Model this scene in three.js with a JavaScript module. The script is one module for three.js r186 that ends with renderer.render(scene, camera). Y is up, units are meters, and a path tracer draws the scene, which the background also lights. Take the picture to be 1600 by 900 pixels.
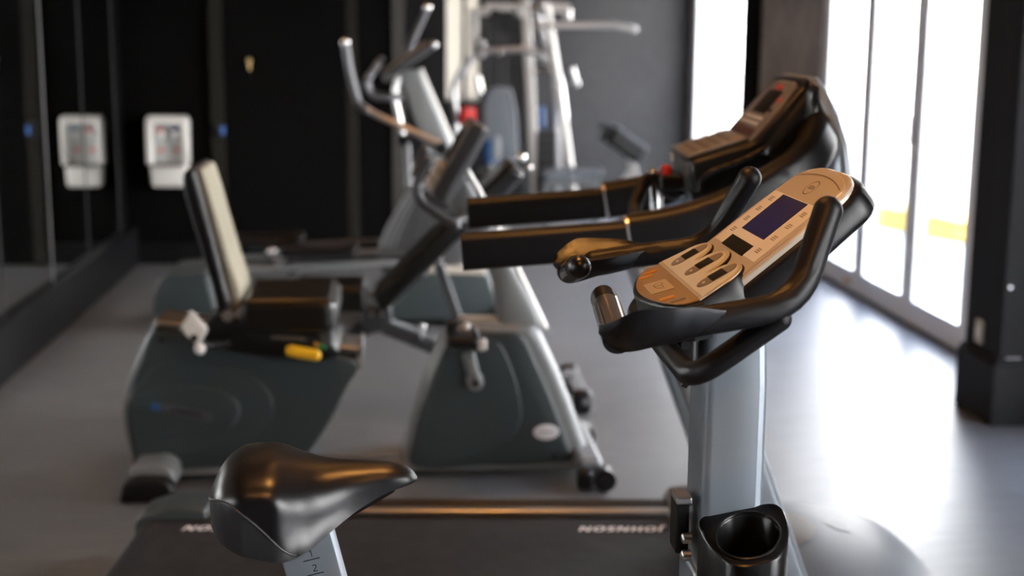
import * as THREE from 'three';
import { RoundedBoxGeometry } from 'three/addons/geometries/RoundedBoxGeometry.js';
import { mergeGeometries, mergeVertices, toCreasedNormals } from 'three/addons/utils/BufferGeometryUtils.js';
import { RectAreaLightUniformsLib } from 'three/addons/lights/RectAreaLightUniformsLib.js';

RectAreaLightUniformsLib.init();
const scene = new THREE.Scene();
const renderer = new THREE.WebGLRenderer({ antialias: true });
renderer.toneMapping = THREE.LinearToneMapping;
renderer.toneMappingExposure = 1.0;
renderer.shadowMap.enabled = true;

// ---------------------------------------------------------------- camera, sky, exposure
const camera = new THREE.PerspectiveCamera(2 * Math.atan(450 / 2130) * 180 / Math.PI, 16 / 9, 0.05, 200);
{
  const yaw = 4.75 * Math.PI / 180, pitch = -10.5 * Math.PI / 180, roll = 0.4 * Math.PI / 180;
  const F = new THREE.Vector3(Math.sin(yaw) * Math.cos(pitch), Math.sin(pitch), -Math.cos(yaw) * Math.cos(pitch));
  const R = new THREE.Vector3(Math.cos(yaw), 0, Math.sin(yaw)), U = R.clone().cross(F);
  const R2 = R.clone().multiplyScalar(Math.cos(roll)).addScaledVector(U, Math.sin(roll));
  const U2 = U.clone().multiplyScalar(Math.cos(roll)).addScaledVector(R, -Math.sin(roll));
  camera.position.set(0, 1.5, 0);
  camera.quaternion.setFromRotationMatrix(new THREE.Matrix4().makeBasis(R2, U2, F.clone().negate()));
  camera.focus = 2.0;
  camera.userData.fStop = 2.7;
}
{ // clear sky: pale at the horizon, blue overhead, the same all round
  const w = 16, h = 180, d = new Float32Array(w * h * 4), stops = [[0, 21, 20.8, 20.4], [10, 24, 23.6, 23], [27, 15.5, 16.6, 18.4], [50, 4.0, 6.4, 11.5], [90, 2.2, 4.6, 10.5]];
  for (let y = 0; y < h; y++) {
    const e = Math.max(0, (y + 0.5) / h * 180 - 90); let i = 1; while (i < 4 && e > stops[i][0]) i++;
    const k = (e - stops[i - 1][0]) / (stops[i][0] - stops[i - 1][0]);
    for (let x = 0; x < w; x++) for (let c = 0; c < 4; c++) d[(y * w + x) * 4 + c] = c === 3 ? 1 : stops[i - 1][c + 1] * (1 - k) + stops[i][c + 1] * k;
  }
  const t = new THREE.DataTexture(d, w, h, THREE.RGBAFormat, THREE.FloatType); t.mapping = THREE.EquirectangularReflectionMapping; t.magFilter = THREE.LinearFilter; t.needsUpdate = true;
  scene.background = t;
}
const sun = new THREE.DirectionalLight(new THREE.Color().setRGB(1, 0.86, 0.66), 38);   // high, behind the building: it lights the patio only
sun.position.set(-12, 26, -7); sun.castShadow = true; sun.shadow.mapSize.set(2048, 2048);
Object.assign(sun.shadow.camera, { left: -20, right: 20, top: 20, bottom: -20, near: 1, far: 80 });
scene.add(sun, sun.target);
const LAMP_COLOR = new THREE.Color().setRGB(1.0, 0.43, 0.105), LAMP_CD = 2.6;

// ---------------------------------------------------------------- helpers
const V = (x, y, z) => new THREE.Vector3(x, y, z);
let seed = 7;
const rnd = () => { seed = (seed * 1664525 + 1013904223) >>> 0; return seed / 4294967296; };
const used = new Map();
function numbered(n) { const k = used.get(n) ?? 0; used.set(n, k + 1); return k ? n + '_' + String(k).padStart(3, '0') : n; }
function clean(g) {
  g = g.index ? g.toNonIndexed() : g;
  const o = new THREE.BufferGeometry();
  if (!g.attributes.normal) g.computeVertexNormals();
  o.setAttribute('position', g.attributes.position);
  o.setAttribute('normal', g.attributes.normal);
  o.setAttribute('uv', g.attributes.uv ?? new THREE.BufferAttribute(new Float32Array(g.attributes.position.count * 2), 2));
  return o;
}
function part(name, geos, m, parent, label) {
  const list = (Array.isArray(geos) ? geos : [geos]).map(clean);
  const o = new THREE.Mesh(list.length > 1 ? mergeGeometries(list) : list[0], m);
  o.name = name; o.castShadow = o.receiveShadow = true;
  if (label) o.userData.label = label;
  parent.add(o);
  return o;
}
function thing(name, label, category, [x, y, z] = [0, 0, 0], turn = 0, group) {
  const o = new THREE.Group(); o.name = numbered(name); scene.add(o);
  o.position.set(x, y, z); o.rotation.y = turn; o.userData = { label, category };
  if (group) o.userData.group = group;
  return o;
}
function struct(name, geos, m) { const o = part(name, geos, m, scene); o.userData.kind = 'structure'; return o; }
function structGroup(name) { const o = new THREE.Group(); o.name = name; o.userData.kind = 'structure'; scene.add(o); return o; }

// boxes from corner to corner, uv in metres
function bx(x0, y0, z0, x1, y1, z1) {
  const g = new THREE.BoxGeometry(x1 - x0, y1 - y0, z1 - z0); g.translate((x0 + x1) / 2, (y0 + y1) / 2, (z0 + z1) / 2);
  const p = g.attributes.position, n = g.attributes.normal, uv = g.attributes.uv;
  for (let i = 0; i < p.count; i++) {
    const ax = Math.abs(n.getX(i)), ay = Math.abs(n.getY(i));
    if (ay > 0.5) uv.setXY(i, p.getX(i), p.getZ(i)); else if (ax > 0.5) uv.setXY(i, p.getZ(i), p.getY(i)); else uv.setXY(i, p.getX(i), p.getY(i));
  }
  return g;
}
function rb(x0, y0, z0, x1, y1, z1, r = 0.008, s = 3) {
  const g = new RoundedBoxGeometry(x1 - x0, y1 - y0, z1 - z0, s, Math.min(r, (x1 - x0) / 2.01, (y1 - y0) / 2.01, (z1 - z0) / 2.01));
  g.translate((x0 + x1) / 2, (y0 + y1) / 2, (z0 + z1) / 2); return g;
}
// rounded bar along a segment in the xy plane, thickness t, lateral z0..z1
function slab(a, b, t, z0, z1, r = 0.01, s = 3) {
  const L = Math.hypot(b[0] - a[0], b[1] - a[1]);
  const g = new RoundedBoxGeometry(L, t, z1 - z0, s, Math.min(r, t / 2.01, (z1 - z0) / 2.01));
  g.rotateZ(Math.atan2(b[1] - a[1], b[0] - a[0])); g.translate((a[0] + b[0]) / 2, (a[1] + b[1]) / 2, (z0 + z1) / 2); return g;
}
function spline(pts, n = 60, closed = true) {
  const c = new THREE.CatmullRomCurve3(pts.map(([x, y]) => V(x, y, 0)), closed, 'centripetal');
  return c.getPoints(n).slice(0, closed ? n : n + 1).map((p) => [p.x, p.y]);
}
// corners of a polygon rounded with radius r
function fillet(pts, r = 0.02, n = 5) {
  const out = [], N = pts.length;
  for (let i = 0; i < N; i++) {
    const p = pts[(i + N - 1) % N], c = pts[i], q = pts[(i + 1) % N];
    const d1 = Math.hypot(p[0] - c[0], p[1] - c[1]), d2 = Math.hypot(q[0] - c[0], q[1] - c[1]);
    const k = Math.min(r, d1 * 0.45, d2 * 0.45);
    const a = [c[0] + (p[0] - c[0]) / d1 * k, c[1] + (p[1] - c[1]) / d1 * k], b = [c[0] + (q[0] - c[0]) / d2 * k, c[1] + (q[1] - c[1]) / d2 * k];
    for (let j = 0; j <= n; j++) { const t = j / n, u = 1 - t; out.push([u * u * a[0] + 2 * u * t * c[0] + t * t * b[0], u * u * a[1] + 2 * u * t * c[1] + t * t * b[1]]); }
  }
  return out;
}
function ext(pts, z0, z1, bevel = 0.006, holes = [], steps = 1) {
  const s = new THREE.Shape(pts.map(([x, y]) => new THREE.Vector2(x, y)));
  for (const h of holes) s.holes.push(new THREE.Path(h.map(([x, y]) => new THREE.Vector2(x, y))));
  let g = new THREE.ExtrudeGeometry(s, { depth: Math.max(1e-4, z1 - z0 - 2 * bevel), bevelEnabled: bevel > 0, bevelSize: bevel, bevelThickness: bevel, bevelOffset: -bevel, bevelSegments: 3, steps, curveSegments: 12 });
  g.translate(0, 0, z0 + bevel);
  return toCreasedNormals(g, 0.55);
}
function ellipse(cx, cy, rx, ry, n = 28, rot = 0) {
  return Array.from({ length: n }, (_, i) => { const a = i / n * 2 * Math.PI, x = rx * Math.cos(a), y = ry * Math.sin(a); return [cx + x * Math.cos(rot) - y * Math.sin(rot), cy + x * Math.sin(rot) + y * Math.cos(rot)]; });
}
function cyl(a, b, r, r2 = r, seg = 20) {
  const A = V(...a), B = V(...b), L = A.distanceTo(B);
  const g = new THREE.CylinderGeometry(r2, r, L, seg, 1); g.translate(0, L / 2, 0);
  g.applyQuaternion(new THREE.Quaternion().setFromUnitVectors(V(0, 1, 0), B.clone().sub(A).normalize())); g.translate(...a); return g;
}
function ball(x, y, z, r, sx = 1, sy = 1, sz = 1) { const g = new THREE.SphereGeometry(r, 20, 14); g.scale(sx, sy, sz); g.translate(x, y, z); return g; }
// polyline with rounded bends
function bent(pts, rad = 0.04, n = 6) {
  const P = pts.map((p) => V(...p)), out = [P[0]];
  for (let i = 1; i < P.length - 1; i++) {
    const a = P[i - 1], c = P[i], b = P[i + 1], k = Math.min(rad, a.distanceTo(c) * 0.45, b.distanceTo(c) * 0.45);
    const p = c.clone().add(a.clone().sub(c).setLength(k)), q = c.clone().add(b.clone().sub(c).setLength(k));
    for (let j = 0; j <= n; j++) { const t = j / n, u = 1 - t; out.push(p.clone().multiplyScalar(u * u).addScaledVector(c, 2 * u * t).addScaledVector(q, t * t)); }
  }
  out.push(P[P.length - 1]); return out;
}
// sweep a section (list of [side, up] points, or a function of t giving one) along points
function sweep(P, section, up = V(0, 1, 0), crease = 0.7) {
  const pos = [], N = P.length, rings = [];
  const len = [0]; for (let i = 1; i < N; i++) len.push(len[i - 1] + P[i].distanceTo(P[i - 1]));
  let nrm = up.clone();
  for (let i = 0; i < N; i++) {
    const t = P[Math.min(i + 1, N - 1)].clone().sub(P[Math.max(i - 1, 0)]).normalize();
    nrm = (up.isFixed ? up.clone() : nrm).addScaledVector(t, -(up.isFixed ? up : nrm).dot(t)).normalize();
    const b = t.clone().cross(nrm), s = typeof section === 'function' ? section(len[i] / len[N - 1]) : section;
    rings.push(s.map(([x, y]) => P[i].clone().addScaledVector(b, x).addScaledVector(nrm, y)));
  }
  const tri = (a, b, c) => { for (const v of [a, b, c]) pos.push(v.x, v.y, v.z); };
  const M = rings[0].length;
  for (let i = 0; i < N - 1; i++) for (let j = 0; j < M; j++) {
    const k = (j + 1) % M, a = rings[i][j], b = rings[i][k], c = rings[i + 1][j], d = rings[i + 1][k];
    tri(a, c, b); tri(b, c, d);
  }
  for (const [r, f] of [[rings[0], 1], [rings[N - 1], 0]]) {
    const m = r.reduce((s, p) => s.add(p), V(0, 0, 0)).multiplyScalar(1 / M);
    for (let j = 0; j < M; j++) f ? tri(m, r[j], r[(j + 1) % M]) : tri(m, r[(j + 1) % M], r[j]);
  }
  const g = new THREE.BufferGeometry(); g.setAttribute('position', new THREE.Float32BufferAttribute(pos, 3));
  return toCreasedNormals(g, crease);
}
const circ = (r, n = 16) => Array.from({ length: n }, (_, i) => [r * Math.cos(i / n * 2 * Math.PI), r * Math.sin(i / n * 2 * Math.PI)]);
function rrect(w, h, r, n = 4) {
  const out = [];
  for (const [sx, sy, a0] of [[1, 1, 0], [-1, 1, 1], [-1, -1, 2], [1, -1, 3]]) for (let i = 0; i <= n; i++) {
    const a = (a0 + i / n) * Math.PI / 2; out.push([sx * (w / 2 - r) + r * Math.cos(a), sy * (h / 2 - r) + r * Math.sin(a)]);
  }
  return out;
}
function tube(pts, r, bend = 0.04, caps = 3) {
  const P = bent(pts, bend), g = [sweep(P, circ(r, 18))];
  if (caps & 1) g.push(ball(P[0].x, P[0].y, P[0].z, r)); if (caps & 2) { const e = P[P.length - 1]; g.push(ball(e.x, e.y, e.z, r)); }
  return mergeGeometries(g.map(clean));
}
const smoothTable = (tab, t) => {          // monotone cubic through the table
  const n = tab.length; if (t <= tab[0][0]) return tab[0][1]; if (t >= tab[n - 1][0]) return tab[n - 1][1];
  let i = 1; while (t > tab[i][0]) i++;
  const d = (k) => (tab[k + 1][1] - tab[k][1]) / (tab[k + 1][0] - tab[k][0]);
  const m = (k) => { if (k <= 0) return d(0); if (k >= n - 1) return d(n - 2); const a = d(k - 1), b = d(k); return a * b <= 0 ? 0 : 2 * a * b / (a + b); };
  const h = tab[i][0] - tab[i - 1][0], u = (t - tab[i - 1][0]) / h, u2 = u * u, u3 = u2 * u;
  return (2 * u3 - 3 * u2 + 1) * tab[i - 1][1] + (u3 - 2 * u2 + u) * h * m(i - 1) + (-2 * u3 + 3 * u2) * tab[i][1] + (u3 - u2) * h * m(i);
};
// panel frame: x = lateral (+z), y = up the slope, z = outward normal
function panelMatrix(ox, oy, deg, lift = 0, oz = 0) {
  const a = deg * Math.PI / 180, n = V(-Math.sin(a), Math.cos(a), 0);
  return new THREE.Matrix4().makeBasis(V(0, 0, 1), V(Math.cos(a), Math.sin(a), 0), n).setPosition(ox + n.x * lift, oy + n.y * lift, oz);
}
const on = (g, m) => g.clone().applyMatrix4(m);

// ---------------------------------------------------------------- textures
function noiseField(size, cells, s0) {
  seed = s0; const g = Array.from({ length: cells * cells }, rnd), out = new Float32Array(size * size);
  for (let y = 0; y < size; y++) for (let x = 0; x < size; x++) {
    const u = x / size * cells, v = y / size * cells, i = Math.floor(u), j = Math.floor(v); let a = u - i, b = v - j; a = a * a * (3 - 2 * a); b = b * b * (3 - 2 * b);
    const q = (m, n) => g[((n + cells) % cells) * cells + (m + cells) % cells];
    out[y * size + x] = (q(i, j) * (1 - a) + q(i + 1, j) * a) * (1 - b) + (q(i, j + 1) * (1 - a) + q(i + 1, j + 1) * a) * b;
  }
  return out;
}
function dataTex(size, fn, srgb, repeat = 1) {
  const d = new Uint8Array(size * size * 4);
  for (let i = 0; i < size * size; i++) { const c = fn(i % size, Math.floor(i / size), i); for (let k = 0; k < 3; k++) d[4 * i + k] = Math.max(0, Math.min(255, c[k] * 255)); d[4 * i + 3] = 255; }
  const t = new THREE.DataTexture(d, size, size); t.magFilter = THREE.LinearFilter; t.minFilter = THREE.LinearFilter; t.wrapS = t.wrapT = THREE.RepeatWrapping;
  if (srgb) t.colorSpace = THREE.SRGBColorSpace; t.repeat.set(repeat, repeat); t.needsUpdate = true; return t;
}
const NA = noiseField(512, 8, 11), NB = noiseField(512, 37, 23), NC = noiseField(512, 128, 31), ND = noiseField(512, 256, 57);
const floorMap = dataTex(512, (x, y, i) => { const streak = NC[(y * 512 + Math.floor(x / 6))], v = 0.39 + 0.02 * (NA[i] - 0.5) + 0.025 * (NB[i] - 0.5) + 0.05 * (streak - 0.5); return [v * 0.985, v * 0.99, v * 1.0]; }, true, 0.5);
const floorRough = dataTex(512, (x, y, i) => { const s = NC[y * 512 + Math.floor(x / 8)], v = 0.40 + 0.03 * (NA[i] - 0.5) + 0.03 * (NB[i] - 0.5) + 0.06 * (s - 0.5); return [v, v, v]; }, false, 0.5);
const wallMap = dataTex(512, (x, y, i) => { const v = 0.65 + 0.10 * (NA[i] - 0.5) + 0.08 * (NB[i] - 0.5); return [v, v, v]; }, true, 0.4);
const leatherBump = dataTex(512, (x, y, i) => { const a = NC[i], b = ND[i], v = 0.5 + 0.9 * Math.abs(a - 0.5) + 0.3 * (b - 0.5); return [v, v, v]; }, false, 9);
const foamBump = dataTex(512, (x, y, i) => { const v = ND[i]; return [v, v, v]; }, false, 6);
const beltMap = dataTex(512, (x, y, i) => { const v = 0.125 + 0.03 * (NA[i] - 0.5) + 0.05 * (NB[i] - 0.5) + 0.03 * (ND[i] - 0.5); return [v * 1.04, v, v]; }, true, 0.7);
const brushed = dataTex(512, (x, y, i) => { const v = 0.5 + 0.10 * (ND[i] - 0.5) + 0.06 * (NB[i] - 0.5); return [v, v, v]; }, false, 3);
function canvasTex(w, h, draw) {
  const c = document.createElement('canvas'); c.width = w; c.height = h; draw(c.getContext('2d'), w, h);
  const t = new THREE.CanvasTexture(c); t.colorSpace = THREE.SRGBColorSpace; return t;
}
function printMat(w, h, draw, rough = 0.5) { return new THREE.MeshStandardMaterial({ map: canvasTex(w, h, draw), transparent: true, roughness: rough }); }

// ---------------------------------------------------------------- materials (linear base colours)
const M = {};
function mat(name, r, g, b, rough, metal = 0, extra = {}) { const m = new THREE.MeshPhysicalMaterial({ roughness: rough, metalness: metal, ...extra }); m.color.setRGB(r, g, b); m.name = name; M[name] = m; return m; }
mat('floorVinyl', 1, 1, 1, 1, 0, { ior: 1.9, map: floorMap, roughnessMap: floorRough });
mat('wallBlack', 0.0022, 0.002, 0.002, 0.9, 0, { specularIntensity: 0.15 });
mat('wallGrey', 0.066, 0.064, 0.067, 0.75, 0, { map: wallMap });
mat('wallDark', 0.010, 0.0095, 0.0095, 0.8, 0, { specularIntensity: 0.4 });
mat('wallTaupe', 0.80, 0.72, 0.67, 0.75, 0, { map: wallMap });
mat('pillarPaint', 0.030, 0.030, 0.032, 0.6, 0, { specularIntensity: 0.3, map: wallMap });
mat('skirtBlack', 0.008, 0.008, 0.009, 0.4, 0, { specularIntensity: 0.2 });
mat('ceilingWood', 0.13, 0.07, 0.035, 0.8);
mat('trimGrey', 0.045, 0.042, 0.038, 0.6, 0, { specularIntensity: 0.4 });
mat('mirrorSilver', 0.78, 0.80, 0.80, 0.015, 1);
mat('aluStrip', 0.62, 0.62, 0.63, 0.35, 0.9);
mat('doorWhite', 0.86, 0.87, 0.88, 0.4);
mat('glassPane', 1, 1, 1, 0.0, 0, { transmission: 1, thickness: 0, ior: 1.45 });
mat('blindCloth', 0.85, 0.82, 0.76, 0.95, 0, { transmission: 0.35, thickness: 0 });
mat('patio', 0.62, 0.60, 0.56, 0.9);
mat('hedge', 0.18, 0.24, 0.08, 0.95);
mat('silverPaint', 0.29, 0.33, 0.37, 0.38, 0.5);
mat('hoodPaint', 0.07, 0.085, 0.105, 0.46, 0.1, { specularIntensity: 0.8 });
mat('lightSilver', 0.23, 0.24, 0.245, 0.4, 0.35);
mat('tealPlastic', 0.032, 0.044, 0.046, 0.42);
mat('blackPlastic', 0.003, 0.003, 0.0035, 0.32);
mat('blackSatin', 0.003, 0.003, 0.004, 0.38, 0, { specularIntensity: 0.8 });
mat('foam', 0.003, 0.003, 0.004, 0.45, 0, { specularIntensity: 0.65, bumpMap: foamBump, bumpScale: 0.00003 });
mat('leather', 0.005, 0.005, 0.006, 0.30, 0, { bumpMap: leatherBump, bumpScale: 0.00013 });
mat('leatherSide', 0.020, 0.023, 0.026, 0.40, 0, { bumpMap: leatherBump, bumpScale: 0.00009 });
mat('vinylBlack', 0.007, 0.0065, 0.006, 0.28);
mat('chrome', 0.75, 0.74, 0.72, 0.12, 1);
mat('chromeSatin', 0.62, 0.61, 0.60, 0.28, 1);
mat('steelDark', 0.10, 0.10, 0.105, 0.4, 0.7);
mat('consoleFace', 0.52, 0.47, 0.39, 0.42, 0.2);
mat('consoleRim', 0.30, 0.27, 0.23, 0.35, 0.4);
mat('consoleLight', 0.74, 0.73, 0.68, 0.5);
mat('keypadFace', 0.58, 0.61, 0.60, 0.5);
mat('keyGrey', 0.20, 0.18, 0.165, 0.5);
mat('amberFace', 0.30, 0.22, 0.13, 0.32);
mat('amberKey', 0.62, 0.30, 0.05, 0.4);
mat('lcdBlue', 0.014, 0.016, 0.13, 0.5, 0, { specularIntensity: 0.4 });
mat('lcdBlack', 0.006, 0.005, 0.004, 0.5, 0, { specularIntensity: 0.3 });
mat('keyBrown', 0.085, 0.03, 0.02, 0.4);
mat('fabricCream', 0.36, 0.34, 0.26, 0.9, 0, { sheen: 0.3 });
mat('whitePlastic', 0.78, 0.77, 0.73, 0.35);
mat('white', 0.80, 0.80, 0.82, 0.5);
mat('yellow', 0.85, 0.48, 0.015, 0.35);
mat('red', 0.75, 0.035, 0.03, 0.4);
mat('blue', 0.02, 0.09, 0.26, 0.4);
mat('greenTag', 0.05, 0.30, 0.10, 0.5);
mat('vinylGrey', 0.20, 0.23, 0.27, 0.45);
mat('frameWhite', 0.70, 0.68, 0.65, 0.3, 0.2);
mat('beltRubber', 1, 1, 1, 0.7, 0, { specularIntensity: 0.4, map: beltMap });
mat('brass', 0.55, 0.38, 0.16, 0.3, 0.9);
mat('hoodBrown', 0.10, 0.085, 0.068, 0.35);
mat('doorTrim', 0.012, 0.011, 0.008, 0.7, 0, { specularIntensity: 0.3 });
mat('markBlack', 0.012, 0.012, 0.012, 0.6);
mat('plate', 0.02, 0.02, 0.021, 0.45);
mat('yellowOut', 0.85, 0.60, 0.12, 0.8);
const emitBlue = new THREE.MeshStandardMaterial({ color: 0x050810, emissive: new THREE.Color().setRGB(0.10, 0.22, 0.6), emissiveIntensity: 0.8 });
const emitRed = new THREE.MeshStandardMaterial({ color: 0x200404, emissive: new THREE.Color().setRGB(0.8, 0.06, 0.04), emissiveIntensity: 0.6 });
const emitWarm = new THREE.MeshStandardMaterial({ color: 0xffd0a0, emissive: LAMP_COLOR, emissiveIntensity: 10 });

// ================================================================ THE ROOM
const XL = -1.78, XR = 2.67, ZB = -12.6, ZA = -9.04, ZF = 2.6, YC = 2.75;
struct('floor', bx(XL - 0.2, -0.2, ZB - 0.2, XR + 0.16, 0, ZF + 0.2), M.floorVinyl);
{
  const c = structGroup('ceiling');
  part('ceiling_slab', bx(XL - 0.2, YC + 0.02, ZB - 0.2, XR + 0.2, YC + 0.2, ZF + 0.2), M.wallBlack, c);
  for (let z = ZB; z < ZF - 0.01; z += 0.4) part('ceiling_board', bx(XL, YC, z + 0.004, XR, YC + 0.025, Math.min(ZF, z + 0.4) - 0.004), M.ceilingWood, c);
}
struct('wall_left', bx(XL - 0.2, 0, ZA - 0.2, XL, YC, ZF + 0.2), M.wallBlack);
struct('baseboard_left', [bx(XL, 0, ZA, -1.715, 0.236, ZF), bx(XL, 0.236, ZA, -1.71, 0.25, ZF)], M.skirtBlack);
struct('wall_back_left', bx(XL, 0, ZA - 0.2, 0, YC, ZA), M.wallBlack);
struct('baseboard_back', bx(-1.715, 0, ZA, -1.22, 0.14, ZA + 0.02), M.skirtBlack);
struct('wall_inner', bx(-0.2, 0, ZB, 0, YC, ZA - 0.2), M.wallBlack);
struct('trim_1', rb(-0.045, 0, ZA, 0.035, YC, ZA + 0.02, 0.004), M.trimGrey);
// back wall of the far bay, with two narrow windows
{
  const w1 = [0.43, 0.585], w2 = [0.61, 0.735], y0 = 0.9, y1 = 1.9;
  struct('wall_back_dark', [bx(-0.2, 0, ZB - 0.2, w1[0], YC, ZB), bx(w1[1], y0, ZB - 0.2, w2[0], y1, ZB), bx(w2[1], 0, ZB - 0.2, 1.16, YC, ZB), bx(w1[0], 0, ZB - 0.2, w2[1], y0, ZB), bx(w1[0], y1, ZB - 0.2, w2[1], YC, ZB)], M.wallDark);
  struct('wall_back', bx(1.16, 0, ZB - 0.2, XR + 0.2, YC, ZB), M.wallGrey);
  [w1, w2].forEach((w, i) => {
    const g = structGroup('window_' + (i + 1));
    part('pane', bx(w[0], y0, ZB - 0.15, w[1], y1, ZB - 0.145), M.glassPane, g);
    part('blind', bx(w[0], y0, ZB - 0.1, w[1], y1, ZB - 0.098), M.blindCloth, g, 'white roller blind pulled down');
    part('window_frame', [bx(w[0], y0, ZB - 0.16, w[0] + 0.012, y1, ZB - 0.12), bx(w[1] - 0.012, y0, ZB - 0.16, w[1], y1, ZB - 0.12), bx(w[0], y0, ZB - 0.16, w[1], y0 + 0.012, ZB - 0.12), bx(w[0], y1 - 0.012, ZB - 0.16, w[1], y1, ZB - 0.12)], M.blackSatin, g);
  });
}
// right wall: far glass door, wall, glass doors, pillar, nearer glass doors
const DH = 2.45;
struct('wall_right', [bx(XR, 0, ZB, XR + 0.16, YC, -12.45), bx(XR, 0, -10.05, XR + 0.16, YC, -8.57), bx(XR, DH, -12.45, XR + 0.16, YC, -10.05), bx(XR, DH, -8.57, XR + 0.16, YC, -5.45), bx(XR, 0, -5.45, XR + 0.16, YC, -4.71), bx(XR, DH, -4.71, XR + 0.16, YC, -3.79), bx(XR, 0, -3.79, XR + 0.16, YC, -0.91), bx(XR, DH, -0.91, XR + 0.16, YC, 0.91), bx(XR, 0, 0.91, XR + 0.16, YC, ZF + 0.2)], M.wallTaupe);
struct('baseboard_right', bx(XR - 0.02, 0, -10.05, XR, 0.14, -8.57), M.skirtBlack);
struct('trim_2', [bx(XR - 0.03, 0, -10.49, XR + 0.16, DH, -10.05)], M.wallBlack);
function glassDoor(name, z0, z1) {          // one leaf from z0 to z1 in the right wall
  const g = structGroup(name), x0 = XR + 0.02, x1 = XR + 0.07, s = 0.085;
  part('door_frame', [rb(x0, 0.012, z0, x1, DH, z0 + s, 0.006), rb(x0, 0.012, z1 - s, x1, DH, z1, 0.006), rb(x0, 0.012, z0 + s * 0.9, x1, 0.135, z1 - s * 0.9, 0.006), rb(x0, DH - 0.1, z0 + s * 0.9, x1, DH, z1 - s * 0.9, 0.006)], M.doorWhite, g);
  part('pane', bx(x0 + 0.02, 0.13, z0 + s, x0 + 0.026, DH - 0.1, z1 - s), M.glassPane, g);
  return g;
}
let dn = 1;
for (const [a, b] of [[-12.44, -11.48], [-11.48, -10.5], [-8.56, -7.74], [-7.74, -6.96], [-6.96, -6.18], [-6.18, -5.46], [-4.7, -3.8], [-0.9, 0], [0, 0.9]]) {
  const g = glassDoor('door_' + dn++, a, b);
  if (a === -7.74) part('handle', [rb(XR - 0.005, 0.95, -6.995, XR + 0.03, 1.1, -6.975, 0.006), rb(XR - 0.03, 0.98, -6.995, XR, 1.0, -6.975, 0.006)], M.aluStrip, g);
  if (a === -8.56) part('sticker', bx(XR + 0.0185, 0.045, -7.98, XR + 0.0195, 0.075, -7.86), M.amberKey, g, 'small orange sticker on the bottom rail');
}
struct('trim_3', [bx(XR + 0.0, 0, -12.45, XR + 0.1, 0.012, -10.5), bx(XR, 0, -8.57, XR + 0.1, 0.012, -5.45), bx(XR, 0, -4.71, XR + 0.1, 0.012, -3.79), bx(XR, 0, -0.91, XR + 0.1, 0.012, 0.91)], M.steelDark);
// pillar
{
  const g = structGroup('wall_pillar');
  part('shaft', rb(2.335, 0.24, -5.36, 3.0, YC, -5.03, 0.006), M.pillarPaint, g);
  part('plinth', [rb(2.305, 0, -5.36, 3.0, 0.25, -5.0, 0.006), rb(2.315, 0.245, -5.36, 3.0, 0.268, -5.01, 0.01)], M.pillarPaint, g);
  const s = part('wall_socket', [rb(2.322, 0.292, -5.24, 2.336, 0.385, -5.175, 0.004), ], M.consoleFace, g, 'beige wall socket');
  part('socket_insert', rb(2.319, 0.318, -5.226, 2.323, 0.36, -5.189, 0.003), M.whitePlastic, s);
  part('paint_chip', [bx(2.36, 0.2695, -5.035, 2.42, 0.2705, -5.012)], M.white, g, 'white chip in the dark paint');
  part('screw', [cyl([2.415, 0.88, -5.03], [2.415, 0.88, -5.024], 0.008), cyl([2.36, 0.55, -5.03], [2.36, 0.55, -5.026], 0.006)], M.aluStrip, g);
}
// wall behind the photographer
struct('wall_front', bx(XL - 0.2, 0, ZF, XR + 0.2, YC, ZF + 0.2), M.wallBlack);
// dark door in the back wall on the left
{
  const g = structGroup('door_11');
  part('door_leaf', rb(-1.13, 0.01, ZA, -0.34, 2.1, ZA + 0.03, 0.004), M.wallBlack, g);
  part('door_frame', [rb(-1.215, 0, ZA, -1.13, 2.16, ZA + 0.045, 0.006), rb(-0.34, 0, ZA, -0.27, 2.16, ZA + 0.02, 0.006), rb(-1.2, 2.1, ZA, -0.28, 2.16, ZA + 0.03, 0.006)], M.doorTrim, g);
  part('door_hook', [cyl([-0.957, 1.33, ZA + 0.03], [-0.957, 1.33, ZA + 0.07], 0.012), ball(-0.957, 1.33, ZA + 0.075, 0.018), cyl([-0.957, 1.27, ZA + 0.055], [-0.957, 1.33, ZA + 0.06], 0.007)], M.brass, g, 'small brass hook');
}
// outside
{
  const o = struct('ground_outside', bx(XR + 0.16, -0.3, -60, 60, -0.02, 40), M.patio);
  void o;
}

// ---------------------------------------------------------------- mirrors on the left wall
const seamZ = [-8.66, -7.78, -6.96, -6.08, -5.2, -4.32, -3.44, -2.56, -1.68, -0.8, 0.08];
for (let i = 0; i < seamZ.length - 1; i++) {
  const t = thing('wall_mirror', 'tall frameless mirror panel in the row on the black wall', 'mirror', [-1.765, 0.252, (seamZ[i] + seamZ[i + 1]) / 2], 0, 'mirror panels along the left wall');
  const h = (seamZ[i + 1] - seamZ[i]) / 2;
  part('mirror_glass', bx(-0.012, 0, -h + 0.002, 0.012, 2.2, h - 0.006), M.mirrorSilver, t);
  part('edge_strip', bx(-0.012, 0, -h - 0.006, 0.015, 2.2, -h + 0.002), i === 2 ? M.aluStrip : M.steelDark, t);
}

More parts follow.
